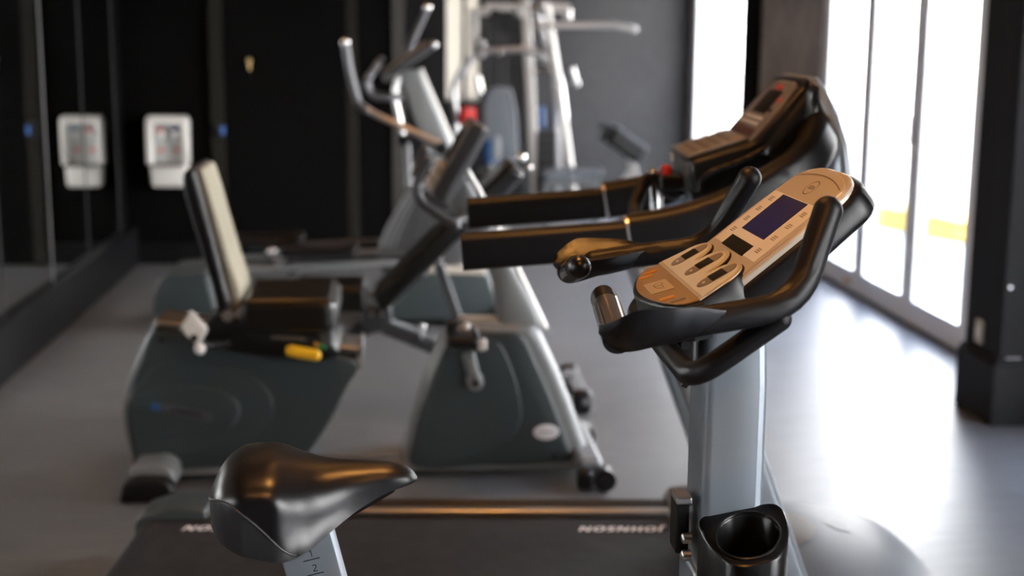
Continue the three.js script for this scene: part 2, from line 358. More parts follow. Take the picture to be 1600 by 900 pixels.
// ---------------------------------------------------------------- ceiling lamps, warm
for (const [x, z, k = 1] of [[0.15, -0.7, 2.6], [0.15, -2.3, 2.7], [0.15, -3.9, 0.6], [-0.6, -5.5, 0.7], [0.9, -5.5], [-0.6, -7.4, 0.8], [1.2, -9.6]]) {
  const t = thing('ceiling_downlight', 'round recessed ceiling downlight with a warm glow', 'lamp', [x, YC, z], 0, 'recessed ceiling downlights');
  part('trim_ring', (() => { const g = new THREE.TorusGeometry(0.075, 0.009, 10, 32); g.rotateX(Math.PI / 2); return g; })(), M.whitePlastic, t);
  part('lamp_lens', (() => { const g = new THREE.CylinderGeometry(0.068, 0.068, 0.006, 28); g.translate(0, -0.003, 0); return g; })(), emitWarm, t);
  const l = new THREE.SpotLight(LAMP_COLOR, LAMP_CD * k, 0, 1.15, 0.7, 2);
  l.position.set(x, YC - 0.012, z); l.target.position.set(x, 0, z); l.castShadow = true; l.shadow.radius = 3;
  scene.add(l, l.target);
}

// ================================================================ UPRIGHT BIKE (nearest)
{
  const t = thing('upright_exercise_bike', 'upright exercise bike with black leather saddle and silver mast beside the treadmill', 'exercise bike', [0.3, 0, -1.95]);
  // saddle
  const W = [[0, 0.030], [0.015, 0.060], [0.05, 0.086], [0.1, 0.103], [0.2, 0.117], [0.32, 0.116], [0.44, 0.098], [0.56, 0.072], [0.68, 0.051], [0.8, 0.038], [0.92, 0.028], [0.97, 0.020], [1, 0.006]];
  const T = [[0, 0.846], [0.03, 0.866], [0.08, 0.884], [0.16, 0.896], [0.28, 0.898], [0.4, 0.890], [0.55, 0.881], [0.7, 0.878], [0.84, 0.876], [0.93, 0.870], [0.98, 0.861], [1, 0.853]];
  const B = [[0, 0.805], [0.08, 0.786], [0.2, 0.774], [0.36, 0.770], [0.48, 0.780], [0.6, 0.800], [0.74, 0.824], [0.88, 0.842], [1, 0.849]];
  const Sh = (u) => smoothTable(B, u) + (smoothTable(T, u) - smoothTable(B, u)) * smoothTable([[0, 0.62], [0.3, 0.6], [0.55, 0.35], [1, 0.3]], u);
  const X = (u) => -0.578 + 0.300 * u;
  const sect = (u, s) => {                // s from 0 (crown) to 1 (skirt hem)
    const w = smoothTable(W, u), yc = smoothTable(T, u), yb = smoothTable(B, u), ys = Sh(u);
    if (s <= 0.62) { const a = s / 0.62 * Math.PI / 2; return [w * Math.sin(a), ys + (yc - ys) * Math.pow(Math.cos(a), 0.85)]; }
    const q = (s - 0.62) / 0.38, fl = smoothTable([[0, -0.12], [0.2, -0.08], [0.36, 0.06], [0.5, 0.16], [0.7, 0.05], [1, -0.1]], u); return [w * (1 + fl * q * q), ys + (yb - ys) * q];
  };
  const NU = 64, NS = 24, build = (s0, s1) => {
    const P = [], UV = [], I = [];
    for (let i = 0; i <= NU; i++) for (let j = -NS; j <= NS; j++) {
      const u = Math.pow(i / NU, 1.15), k = Math.abs(j) / NS, s = s0 + (s1 - s0) * k, [z, y] = sect(u, s);
      P.push(X(u), y, Math.sign(j) * z); UV.push(X(u) * 1, (Math.sign(j) * s) * 0.16);
    }
    const R = 2 * NS + 1;
    for (let i = 0; i < NU; i++) for (let j = 0; j < R - 1; j++) { const a = i * R + j, b = a + 1, c = a + R, d = c + 1; I.push(a, b, c, b, d, c); }
    for (let j = 0; j < NS; j++) { const a = j, b = j + 1, c = R - 1 - j, d = R - 2 - j; if (b <= d) I.push(a, c, b, b, c, d); }   // rear face
    const g = new THREE.BufferGeometry(); g.setAttribute('position', new THREE.Float32BufferAttribute(P, 3)); g.setAttribute('uv', new THREE.Float32BufferAttribute(UV, 2)); g.setIndex(I); g.computeVertexNormals(); return g;
  };
  const sd = part('saddle', build(0, 1), M.leather, t, 'black leather saddle');
  const seamPts = (off) => { const a = []; for (let k = 0; k <= 26; k++) { const u = 0.43 - 0.43 * k / 26, [z, y] = sect(u, seamS(u) + off); a.push([X(u) - 0.0005, y, z]); } for (let k = 1; k <= 26; k++) { const u = 0.43 * k / 26, [z, y] = sect(u, seamS(u) + off); a.push([X(u) - 0.0005, y, -z]); } return a.map((p) => V(...p)); };
  const seamS = (u) => smoothTable([[0, 0.50], [0.08, 0.56], [0.2, 0.68], [0.32, 0.84], [0.43, 0.985]], u);
  { // rear side panel of the saddle, a paler leather, sewn on under the piping
    const P = [], UV = [], I = [], NA2 = 40, NB2 = 8;
    for (let i = -NA2; i <= NA2; i++) for (let j = 0; j <= NB2; j++) { const u = 0.43 * Math.pow(Math.abs(i) / NA2, 1.5), q0 = seamS(u) + 0.012, q = q0 + (1 - q0) * j / NB2, [z, y] = sect(u, q); P.push(X(u) - 0.0008 * (1 - Math.abs(i) / NA2), y, Math.sign(i || 1) * (z + 0.0008) * (i === 0 ? 0 : 1)); UV.push(i / NA2 * 0.2, y); }
    for (let i = 0; i < 2 * NA2; i++) for (let j = 0; j < NB2; j++) { const a = i * (NB2 + 1) + j, b = a + 1, c = a + NB2 + 1, d = c + 1; I.push(a, b, c, b, d, c); }
    const g = new THREE.BufferGeometry(); g.setAttribute('position', new THREE.Float32BufferAttribute(P, 3)); g.setAttribute('uv', new THREE.Float32BufferAttribute(UV, 2)); g.setIndex(I); g.computeVertexNormals();
    part('rear_panel', g, M.leatherSide, sd, 'dark grey leather rear panel');
  }
  part('piping', sweep(seamPts(0), circ(0.0022, 8)), M.leatherSide, sd);
  part('saddle_pan', ext(fillet([[-0.56, 0.79], [-0.42, 0.775], [-0.30, 0.845], [-0.35, 0.85], [-0.5, 0.82]], 0.02), -0.03, 0.03, 0.004), M.blackSatin, t);
  // seat post, leaning back
  const lean = Math.atan2(0.24, 1), py = 0.80, pxc = -0.4525;
  const rot = new THREE.Matrix4().makeRotationZ(lean).setPosition(pxc, py, 0);
  part('seat_post', on(ext(fillet([[-0.041, 0], [0.041, 0], [0.041, -0.42], [-0.041, -0.42]], 0.004), -0.024, 0.024, 0.004), rot), M.silverPaint, t);
  part('height_scale', on((() => { const g = new THREE.PlaneGeometry(0.05, 0.30); g.translate(0.004, -0.16, 0.0244); return g; })(), rot), printMat(256, 1536, (c, w, h) => {
    c.clearRect(0, 0, w, h); c.fillStyle = '#15181c'; c.textAlign = 'center'; c.font = '78px sans-serif';
    for (let k = 0; k < 11; k++) { const y = 285 + k * 119; c.fillText(String(k + 1), w * 0.5, y - 16); c.fillRect(w * 0.22, y, w * 0.5, 8); }
  }), t, 'black numbered height marks');
  // frame body below, mast, feet
  part('seat_tube', slab([-0.385, 0.56], [-0.22, 0.10], 0.10, -0.04, 0.04, 0.015), M.silverPaint, t);
  part('body_shroud', ext(spline([[-0.36, 0.30], [-0.28, 0.46], [-0.05, 0.52], [0.18, 0.50], [0.27, 0.34], [0.28, 0.14], [0.0, 0.10], [-0.28, 0.12]], 60), -0.075, 0.075, 0.02), M.tealPlastic, t);
  part('mast', ext(fillet([[0.140, 0.30], [0.236, 0.30], [0.236, 1.00], [0.228, 1.16], [0.156, 1.16], [0.140, 1.06]], 0.02), -0.055, 0.055, 0.014), M.silverPaint, t, 'silver-blue mast');
  part('mast_sleeve', rb(0.133, 0.28, -0.060, 0.241, 0.716, 0.060, 0.012), M.silverPaint, t);
  for (const [x, w] of [[-0.40, 0.26], [0.36, 0.24]]) {
    const f = part('stabilizer', rb(x - 0.05, 0.02, -w, x + 0.05, 0.085, w, 0.02), M.lightSilver, t);
    for (const s of [-1, 1]) part('end_cap', rb(x - 0.055, 0, Math.min(s * w, s * (w + 0.05)), x + 0.055, 0.09, Math.max(s * w, s * (w + 0.05)), 0.02), M.blackSatin, f);
  }
  part('base_beam', rb(-0.42, 0.03, -0.035, 0.38, 0.11, 0.035, 0.01), M.lightSilver, t);
  for (const s of [1, -1]) {
    const c = part('crank', cyl([-0.02, 0.33, s * 0.075], [-0.02, 0.33, s * 0.12], 0.022), M.chromeSatin, t);
    part('crank_arm', slab([-0.02, 0.33], [-0.02 + s * 0.09, 0.33 - s * 0.14], 0.026, s > 0 ? 0.1 : -0.118, s > 0 ? 0.118 : -0.1, 0.008), M.chromeSatin, c);
    part('pedal', rb(-0.07 + s * 0.09, 0.315 - s * 0.14, s > 0 ? 0.125 : -0.22, 0.03 + s * 0.09, 0.345 - s * 0.14, s > 0 ? 0.22 : -0.125, 0.01), M.blackSatin, c);
  }
  // bottle holder on the near side of the mast
  {
    const plan = fillet([[0.133, 0.05], [0.262, 0.05], [0.262, 0.11], [0.235, 0.158], [0.165, 0.158], [0.138, 0.10]], 0.03, 6).map(([x, z]) => [x, -z]);
    const hole = ellipse(0.199, -0.105, 0.046, 0.042, 32), g = ext(plan, 0, 0.135, 0.004, [hole], 2); g.rotateX(-Math.PI / 2); g.translate(0, 0.655, 0);
    const p = g.attributes.position;
    for (let i = 0; i < p.count; i++) if (p.getY(i) > 0.72) p.setY(i, p.getY(i) + (0.13 - p.getZ(i)) * 0.42 + (p.getX(i) - 0.2) * 0.18 - 0.012);
    const h = part('bottle_holder', toCreasedNormals(g, 0.5), M.blackPlastic, t, 'black plastic bottle holder');
    part('holder_base', cyl([0.199, 0.656, 0.105], [0.199, 0.664, 0.105], 0.05), M.blackPlastic, h);
    part('rim', sweep(Array.from({ length: 41 }, (_, i) => { const a = i / 40 * 2 * Math.PI, x = 0.199 + 0.047 * Math.cos(a), z = 0.105 + 0.043 * Math.sin(a); return V(x, 0.790 + (0.13 - z) * 0.42 + (x - 0.2) * 0.18 - 0.011, z); }), circ(0.0022, 8)), M.blackPlastic, h);
  }
  // lock lever behind the mast
  { const k = part('lock_bracket', rb(0.108, 0.735, -0.012, 0.128, 0.822, 0.036, 0.004), M.blackSatin, t);
    part('lever_plate', rb(0.106, 0.815, 0.0, 0.13, 0.826, 0.044, 0.003), M.chromeSatin, k); }
  for (const y of [0.764, 0.737]) part('bolt', [cyl([0.118, y, 0.046], [0.129, y, 0.046], 0.0085), ball(0.118, y, 0.046, 0.0085, 0.5, 1, 1)], M.chromeSatin, t);
  // handlebar
  const HB = [];
  for (const s of [1, -1]) HB.push(tube([[0.02, 1.131, s * 0.262], [0.10, 1.143, s * 0.262], [0.212, 1.158, s * 0.250], [0.262, 1.276, s * 0.205]], 0.0195, 0.05));
  const hb = part('handlebar', HB, M.foam, t, 'black foam-covered handlebar');
  part('cross_bar', tube([[0.190, 1.140, 0.250], [0.083, 1.056, 0.232], [0.083, 1.056, -0.232], [0.190, 1.140, -0.250]], 0.0165, 0.045, 3), M.foam, t, 'black foam-covered lower loop of the handlebar');
  part('cable_clip', [cyl([0.075, 1.042, 0.20], [0.082, 1.039, 0.20], 0.004), cyl([0.081, 1.041, 0.185], [0.088, 1.038, 0.185], 0.004)], M.blackSatin, hb);
  { const b = part('clamp', [rb(0.088, 1.028, -0.04, 0.135, 1.085, 0.04, 0.012), rb(0.096, 1.02, 0.03, 0.13, 1.08, 0.062, 0.012)], M.blackSatin, t);
    for (const y of [1.064, 1.046]) part('clamp_bolt', [cyl([0.108, y, 0.062], [0.108, y, 0.067], 0.0075), cyl([0.103, y + 0.008, 0.05], [0.103, y + 0.008, 0.056], 0.006)], M.chrome, b); }
  // elbow pads and pulse grips
  for (const s of [1, -1]) {
    const NP = 28, P = [], I = [], rowsTop = [];
    const wT = [[0, 0.004], [0.04, 0.018], [0.12, 0.032], [0.3, 0.043], [0.5, 0.041], [0.75, 0.030], [0.92, 0.021], [1, 0.016]];
    const NJ = 14;
    for (let i = 0; i <= NP; i++) {
      const u = i / NP, x = -0.048 + 0.160 * u, w = smoothTable(wT, u), yb = 1.128 + 0.026 * u - 0.006 * Math.sin(u * Math.PI), row = [];
      for (let j = 0; j < 2 * NJ + 2; j++) {
        const topSide = j <= NJ, k = topSide ? j / NJ : (j - NJ - 1) / NJ, v = topSide ? 2 * k - 1 : 1 - 2 * k;
        const outer = smoothTable([[0, 0.3], [0.3, 1], [0.7, 0.7], [1, 0.1]], u);
        const rise = outer * (0.034 * Math.max(0, v) ** 1.5 + 0.008 * Math.max(0, -v) ** 1.8);
        const tk = smoothTable([[0, 0.1], [0.1, 0.7], [0.3, 1], [0.75, 1], [1, 0.75]], u), y = yb + rise * (topSide ? 1 : 0.6) + tk * (topSide ? 0.006 * (1 - v ** 4) : -0.026 * Math.sqrt(Math.max(0, 1 - v * v)));
        row.push([x, y, s * (0.262 + v * w * (v < 0 ? 0.9 : 1.0)) * 1]);
      }
      rowsTop.push(row);
    }
    const R = rowsTop[0].length; rowsTop.forEach((r) => r.forEach((p) => P.push(...p)));
    for (let i = 0; i < NP; i++) for (let j = 0; j < R; j++) { const k = (j + 1) % R, a = i * R + j, b = i * R + k, c = a + R, d = b + R; s > 0 ? I.push(a, b, c, b, d, c) : I.push(a, c, b, b, c, d); }
    for (const e of [0, NP]) for (let j = 1; j < R - 1; j++) { const q = [e * R, e * R + j, e * R + j + 1]; ((e === 0) === (s > 0)) ? I.push(q[0], q[2], q[1]) : I.push(...q); }
    const g = new THREE.BufferGeometry(); g.setAttribute('position', new THREE.Float32BufferAttribute(P, 3)); g.setIndex(I); g.computeVertexNormals();
    part('elbow_pad', toCreasedNormals(g, 1.0), M.blackSatin, t, 'black moulded elbow pad');
    const z0 = s * 0.262, zi = s * 0.128, gx = -0.022, gy = 1.118, tilt = 0.028;
    const gp = part('pulse_grip', [cyl([gx, gy, s * 0.245], [gx, gy + tilt * 0.8, s * 0.158], 0.0192, 0.0192, 28)], M.chrome, t, 'chrome pulse sensor grip');
    part('grip_core', [tube([[0.03, 1.128, z0], [gx, gy - 0.004, z0 - s * 0.008], [gx, gy + tilt, zi]], 0.0183, 0.03, 2), cyl([gx, gy - 0.001, s * 0.258], [gx, gy + 0.002, s * 0.242], 0.0205, 0.0205, 24)], M.blackPlastic, gp);
  }
  // console
  const th = 39, PM = (lift = 0) => panelMatrix(0.172, 1.175, th, lift);
  const face = [[-0.128, -0.06], [0.128, -0.06], [0.127, 0.10], [0.112, 0.188], [0.06, 0.204], [0, 0.208], [-0.06, 0.204], [-0.112, 0.188], [-0.127, 0.10]];
  const body = part('console', on(ext(fillet([[-0.138, -0.07], [0.138, -0.07], [0.138, 0.10], [0.118, 0.205], [0.06, 0.222], [-0.06, 0.222], [-0.118, 0.205], [-0.138, 0.10]], 0.03), -0.055, -0.004, 0.016), PM()), M.blackSatin, t, 'black console housing with champagne face');
  part('console_rim', on(ext(fillet([[-0.134, -0.066], [0.134, -0.066], [0.133, 0.10], [0.116, 0.196], [0.06, 0.214], [-0.06, 0.214], [-0.116, 0.196], [-0.133, 0.10]], 0.03), -0.016, 0.001, 0.006), PM()), M.consoleFace, body);
  part('face_plate', on(ext(fillet(face, 0.02), -0.004, 0.003, 0.0015), PM()), M.consoleFace, body);
  part('label_field', on(ext(fillet([[-0.118, 0.024], [0.118, 0.024], [0.114, 0.142], [-0.114, 0.142]], 0.004), 0.0025, 0.0036, 0.0004), PM()), M.consoleLight, body);
  part('screen', on(ext([[-0.062, 0.060], [0.062, 0.060], [0.062, 0.140], [-0.062, 0.140]], 0.003, 0.0046, 0.0004), PM()), M.lcdBlue, body, 'dark violet-blue screen, switched off');
  part('small_screen', on(ext([[-0.066, 0.022], [0.056, 0.022], [0.056, 0.044], [-0.066, 0.044]], 0.003, 0.0046, 0.0004), PM()), M.lcdBlack, body, 'narrow black display');
  part('face_print', on((() => { const g = new THREE.PlaneGeometry(0.24, 0.20); g.translate(0, 0.098, 0.0039); return g; })(), PM()), printMat(768, 640, (c, w, h) => {
    const S = 3200, px = (b, a) => [(b + 0.12) * S, h - (a + 0.002) * S]; c.clearRect(0, 0, w, h);
    c.fillStyle = 'rgba(110,88,66,0.75)'; c.textAlign = 'center'; c.font = 'bold 20px sans-serif';
    const L = [['SPEED', 0.125], ['TIME', 0.100], ['LEVEL', 0.076], ['RPM', 0.05]], R2 = [['WATTS', 0.125], ['CALORIES', 0.098], ['DISTANCE', 0.072], ['HEART', 0.046]];
    void L; void R2;
    for (const [b, list] of [[-0.089, [0.126, 0.102, 0.078, 0.052]], [0.089, [0.122, 0.096, 0.070, 0.042]]]) for (const a of list) {
      const [x, y] = px(b, a); seed = Math.round(a * 10000) + (b > 0 ? 3 : 0);
      for (let r = 0; r < 3; r++) { let q = x - 28 - rnd() * 6; while (q < x + 26) { const l = 4 + rnd() * 9; c.fillRect(q, y - 14 + r * 11, l, 6); q += l + 3; } }
    }
    const [ox, oy] = px(0.004, 0.168); c.strokeStyle = 'rgba(92,66,40,0.9)'; c.lineWidth = 4; c.beginPath(); c.ellipse(ox, oy, 62, 44, 0, 0, 7); c.stroke();
    c.fillStyle = 'rgba(92,66,40,0.95)'; c.font = 'italic bold 30px sans-serif'; c.fillText('VISTA', ox, oy + 10);
    c.beginPath(); c.lineWidth = 4; const [ax, ay] = px(-0.105, 0.180), [mx, my] = px(0, 0.204), [ex, ey] = px(0.105, 0.180); c.moveTo(ax, ay); c.quadraticCurveTo(mx, my - 14, ex, ey); c.stroke();
  }), body);
  // keypad with three lobes and the amber strip under it
  const KM = (l = 0) => panelMatrix(0.112, 1.142, 30, l);
  const lobes = (grow) => { const o = [[-0.150 - grow, 0 - grow], [0.150 + grow, 0 - grow]]; const cs = [0.094, 0, -0.094], hw = 0.043, top = 0.082; const out = [...o];
    cs.forEach((c, i) => { const hgt = top - Math.abs(c) * 0.06; for (let k = 0; k <= 12; k++) { const a = k / 12 * Math.PI; out.push([c + (hw + grow) * Math.cos(a), hgt - 0.034 + (0.034 + grow) * Math.sin(a)]); } if (i < 2) out.push([(c + cs[i + 1]) / 2, hgt - 0.040 + grow]); });
    return out; };
  const kp = part('keypad', on(ext(lobes(0.004), -0.035, 0.006, 0.003), KM()), M.blackSatin, t, 'three-lobed keypad');
  part('keypad_border', on(ext(lobes(0.002), 0.0045, 0.0072, 0.001), KM()), M.consoleFace, kp);
  part('keypad_face', on(ext(lobes(-0.003), 0.006, 0.0082, 0.0008), KM()), M.keypadFace, kp);
  for (const c of [0.092, 0, -0.092]) {
    const y0 = c ? 0.012 : 0.014;
    part('key_pair', on(ext(ellipse(0, 0, 0.017, 0.017, 24).map(([x, y]) => [c + x, y + (y > 0 ? y0 + 0.044 : y0 + 0.014)]), 0.0078, 0.0094, 0.0006), KM()), M.keyGrey, kp);
    part('key_window', on(ext([[c - 0.0165, y0 + 0.018], [c + 0.0165, y0 + 0.018], [c + 0.0165, y0 + 0.042], [c - 0.0165, y0 + 0.042]], 0.0088, 0.0102, 0.0004), KM()), M.lcdBlack, kp);
    part('key_dot', on(ext(ellipse(c, y0 + 0.008, 0.003, 0.0025, 12), 0.009, 0.0098, 0.0002), KM()), M.consoleLight, kp);
  }
  const arcPts = (grow) => { const a = [[0.152 + grow, 0.004], [0.146 + grow, -0.02]]; for (let k = 0; k <= 16; k++) { const q = -1 + 2 * k / 16; a.push([-0.135 * q * (1 + grow * 4), -0.030 - (0.032 + grow) * (1 - q * q)]); } a.push([-0.146 - grow, -0.02], [-0.152 - grow, 0.004]); return a; };
  const AM = (l = 0) => panelMatrix(0.108, 1.141, 17, l);
  const ap = part('lower_keypad', on(ext(arcPts(0.004), -0.05, 0.003, 0.003), AM()), M.tealPlastic, t, 'curved amber keypad strip');
  part('strip_border', on(ext(arcPts(0.002), 0.001, 0.0042, 0.001), AM()), M.blackPlastic, ap);
  part('strip_face', on(ext(arcPts(-0.003), 0.003, 0.0052, 0.0006), AM()), M.amberFace, ap);
  part('strip_key', on(ext(fillet([[-0.036, -0.046], [0.036, -0.046], [0.040, -0.012], [-0.032, -0.012]], 0.003), 0.005, 0.0064, 0.0004), AM()), M.consoleFace, ap);
  for (const [b, a] of [[-0.108, -0.022], [-0.085, -0.034], [0.085, -0.034]]) part('strip_key', on(ext(fillet([[b - 0.007, a - 0.010], [b + 0.007, a - 0.010], [b + 0.007, a + 0.012], [b - 0.007, a + 0.012]], 0.005), 0.005, 0.0064, 0.0004), AM()), M.amberKey, ap);
  part('strip_key', on(ext(fillet([[0.105, -0.034], [0.119, -0.034], [0.119, -0.012], [0.105, -0.012]], 0.005), 0.005, 0.0064, 0.0004), AM()), M.keyGrey, ap);
  part('strip_print', on((() => { const g = new THREE.PlaneGeometry(0.06, 0.028); g.translate(0.002, -0.029, 0.0067); return g; })(), AM()), printMat(256, 128, (c, w, h) => { c.clearRect(0, 0, w, h); c.strokeStyle = 'rgba(110,84,50,0.8)'; c.lineWidth = 5; c.beginPath(); c.ellipse(90, 60, 44, 30, 0.3, 0, 7); c.stroke(); c.beginPath(); c.ellipse(150, 66, 50, 22, -0.3, 0, 7); c.stroke(); c.beginPath(); c.moveTo(170, 90); c.lineTo(230, 40); c.stroke(); }), ap);
  part('console_neck', ext(fillet([[0.11, 1.118], [0.16, 1.085], [0.232, 1.10], [0.29, 1.18], [0.25, 1.19], [0.17, 1.138]], 0.02), -0.06, 0.06, 0.012), M.tealPlastic, t);
}

// ================================================================ TREADMILL
{
  const t = thing('treadmill', 'treadmill with black handrails and a silver motor hood between the two exercise bikes', 'treadmill', [0.3, 0, -3.28], -4 * Math.PI / 180);
  part('deck', [rb(-1.03, 0.045, -0.44, 0.5, 0.15, 0.44, 0.01)], M.blackSatin, t);
  const belt = part('running_belt', bx(-1.02, 0.15, -0.352, 0.47, 0.166, 0.352), M.beltRubber, t, 'dark grey-brown running belt');
  part('rear_roller', cyl([-1.02, 0.128, -0.352], [-1.02, 0.128, 0.352], 0.038, 0.038, 24), M.beltRubber, t);
  const logo = printMat(512, 128, (c, w, h) => { c.clearRect(0, 0, w, h); c.fillStyle = '#efedef'; c.font = 'italic bold 104px sans-serif'; c.textAlign = 'center'; c.setTransform(w / 480, 0, 0, 1, 0, 0); c.fillText('JOHNSON', 240, 100, 460); }, 0.6);
  for (const x of [0.285, -0.80]) {
    const g = new THREE.PlaneGeometry(0.245, 0.062); g.applyMatrix4(new THREE.Matrix4().makeBasis(V(-1, 0, 0), V(0, 0, 1), V(0, 1, 0)).setPosition(x, 0.1664, -0.272)); part('belt_lettering', g, logo, belt, 'light grey italic lettering on the belt');
  }
  for (const s of [-1, 1]) {
    const ribs = [bx(-0.9, 0.05, s > 0 ? 0.36 : -0.49, 0.46, 0.168, s > 0 ? 0.49 : -0.36)];
    for (let k = 0; k < 6; k++) { const z = s * (0.424 + k * 0.0115); ribs.push(rb(-0.9, 0.16, z - 0.0042, 0.46, 0.178, z + 0.0042, 0.003, 2)); }
    const r = part('side_rail', ribs, M.blackPlastic, t, 'black ribbed side rail');
    part('rail_trim', rb(-0.9, 0.16, s > 0 ? 0.378 : -0.41, 0.46, 0.181, s > 0 ? 0.41 : -0.378, 0.007), M.chromeSatin, r, 'polished edge trim');
    const cap = part('rear_cap', ext(fillet([[-1.09, 0.02], [-0.87, 0.02], [-0.87, 0.19], [-0.98, 0.195], [-1.07, 0.165]], 0.02), s > 0 ? 0.34 : -0.505, s > 0 ? 0.505 : -0.34, 0.012), M.tealPlastic, t, 'dark plastic rear corner cap'); void cap;
    part('front_foot', ext(fillet([[0.40, 0.12], [0.44, 0.205], [0.60, 0.225], [0.64, 0.02], [0.40, 0.02]], 0.02), s > 0 ? 0.35 : -0.53, s > 0 ? 0.53 : -0.35, 0.016), M.hoodBrown, t);
  }
  // motor hood
  const prof = spline([[0.46, 0.170], [0.56, 0.222], [0.70, 0.248], [0.82, 0.248], [0.93, 0.230], [1.02, 0.185], [1.075, 0.12], [1.095, 0.05]], 40, false);
  const warp = (x, y, z) => { const k = Math.max(0, (x - 0.72) / 0.38), zz = z * (1 - 0.26 * k * k); return [x, y > 0.06 ? y - 0.045 * (z / 0.4) ** 2 * (y - 0.05) / 0.2 : y, zz]; };
  {
    let g = ext([...prof, [1.09, 0.03], [0.46, 0.03]], -0.41, 0.41, 0.03, [], 14); const p = g.attributes.position;
    for (let i = 0; i < p.count; i++) p.setXYZ(i, ...warp(p.getX(i), p.getY(i), p.getZ(i)));
    g.deleteAttribute('normal'); g.deleteAttribute('uv'); g = toCreasedNormals(mergeVertices(g, 1e-5), 0.9);
    const h = part('motor_hood', g, M.hoodPaint, t, 'silver-blue motor hood');
    const topY = (x) => { for (let i = 1; i < prof.length; i++) if (x <= prof[i][0]) { const [a, b] = prof[i - 1], [c, d] = prof[i]; return b + (d - b) * (x - a) / (c - a); } return 0.05; };
    const drape = (cx, cz, rx, rz, lift, hole = 0) => { const P = [], I = [], n = 36; const rings = hole ? [hole, 1] : [0.001, 0.5, 1]; rings.forEach((k) => { for (let i = 0; i < n; i++) { const a = i / n * 2 * Math.PI, x = cx + rx * k * Math.cos(a), z = cz + rz * k * Math.sin(a), w = warp(x, topY(x), z); P.push(w[0], w[1] + lift, w[2]); } }); for (let r = 0; r < rings.length - 1; r++) for (let i = 0; i < n; i++) { const j = (i + 1) % n, a = r * n + i, b = r * n + j, c = a + n, d = b + n; I.push(a, b, c, b, d, c); } const q = new THREE.BufferGeometry(); q.setAttribute('position', new THREE.Float32BufferAttribute(P, 3)); q.setIndex(I); q.computeVertexNormals(); const nn = q.attributes.normal; if (nn.getY(n + 2) < 0) { q.setIndex(I.map((_, i) => I[i - i % 3 + 2 - i % 3])); q.computeVertexNormals(); } return q; };
    part('hood_disc', drape(0.660, -0.085, 0.105, 0.15, 0.0022), M.hoodBrown, h, 'dark round inlay');
    part('hood_emblem', [drape(0.836, -0.105, 0.028, 0.055, 0.0026, 0.82)], M.steelDark, h, 'oval emblem ring');
    part('emblem_plate', [drape(0.836, -0.105, 0.024, 0.047, 0.0016)], M.hoodPaint, h);
  }
  // uprights and handrails
  for (const s of [1, -1]) {
    const z = s * 0.345, u = part('upright', ext(fillet([[0.24, 1.005], [0.335, 1.045], [0.375, 1.02], [0.68, 0.20], [0.55, 0.17], [0.445, 0.46]], 0.03), z - 0.035, z + 0.035, 0.016), M.silverPaint, t, 'silver-blue leaning upright'); void u;
    const zr = s * 0.33;
    part('hand_rail', sweep(bent([[-0.142, 1.031, zr], [0.222, 1.061, zr]], 0.02), rrect(0.058, 0.081, 0.016)), M.blackSatin, t, 'black padded handrail');
    part('rail_joint', sweep([V(0.2205, 1.063, zr), V(0.2285, 1.0645, zr)], rrect(0.062, 0.098, 0.016)), M.aluStrip, t);
    const c = new THREE.CatmullRomCurve3([[0.226, 1.068], [0.34, 1.090], [0.444, 1.126], [0.54, 1.178], [0.600, 1.216], [0.640, 1.252], [0.660, 1.285], [0.655, 1.305]].map(([x, y], i) => V(x, y, s * [0.33, 0.33, 0.325, 0.31, 0.29, 0.255, 0.20, 0.14][i])));
    part('rail_arm', sweep(c.getPoints(40), (k) => rrect(0.064 + 0.02 * k, 0.098 - 0.02 * k * k, 0.026)), M.blackSatin, t, 'black curved console arm');
  }
  // console
  const cb = part('console', ext(fillet([[0.375, 1.222], [0.512, 1.266], [0.60, 1.30], [0.66, 1.20], [0.55, 1.155], [0.42, 1.10], [0.386, 1.13]], 0.018), -0.142, 0.142, 0.012), M.blackPlastic, t, 'dark console body')
  ;part('front_plate', slab([0.3775, 1.212], [0.3855, 1.140], 0.006, -0.132, 0.132, 0.003), M.tealPlastic, cb);
  part('keypad_tray', ext([[0.376, 1.222], [0.512, 1.267], [0.509, 1.273], [0.373, 1.229]], -0.140, 0.140, 0.002), M.consoleRim, cb, 'champagne keypad tray');
  const K = panelMatrix(0.374, 1.2285, 18.2);
  for (let i = 0; i < 4; i++) for (let j = -4; j <= 4; j++) part('key', on(rb(j * 0.026 - 0.008, 0.02 + i * 0.027, 0, j * 0.026 + 0.008, 0.034 + i * 0.027, 0.0018, 0.002, 1), K), M.keyGrey, cb);
  part('tag', bx(0.3715, 1.192, -0.138, 0.374, 1.214, -0.10), M.whitePlastic, cb, 'small white sticker');
  const hd = part('console_hood', ext(spline([[0.535, 1.235], [0.625, 1.385], [0.637, 1.408], [0.655, 1.398], [0.676, 1.352], [0.700, 1.285], [0.718, 1.20], [0.715, 1.10], [0.67, 1.07], [0.64, 1.14], [0.60, 1.205]], 80), -0.20, 0.20, 0.03, [], 1), M.blackPlastic, t, 'glossy black console hood');
  part('back_cover', sweep([[0.648, 1.404], [0.668, 1.376], [0.690, 1.325], [0.710, 1.262], [0.720, 1.19], [0.708, 1.10], [0.685, 1.03]].map(([x, y]) => V(x, y, 0)), (k) => rrect(0.36 + 0.14 * Math.sin(Math.min(1, k * 1.6) * Math.PI / 2), 0.03, 0.014), Object.assign(V(1, 0, 0), { isFixed: true })), M.silverPaint, t, 'silver-blue rear cover');
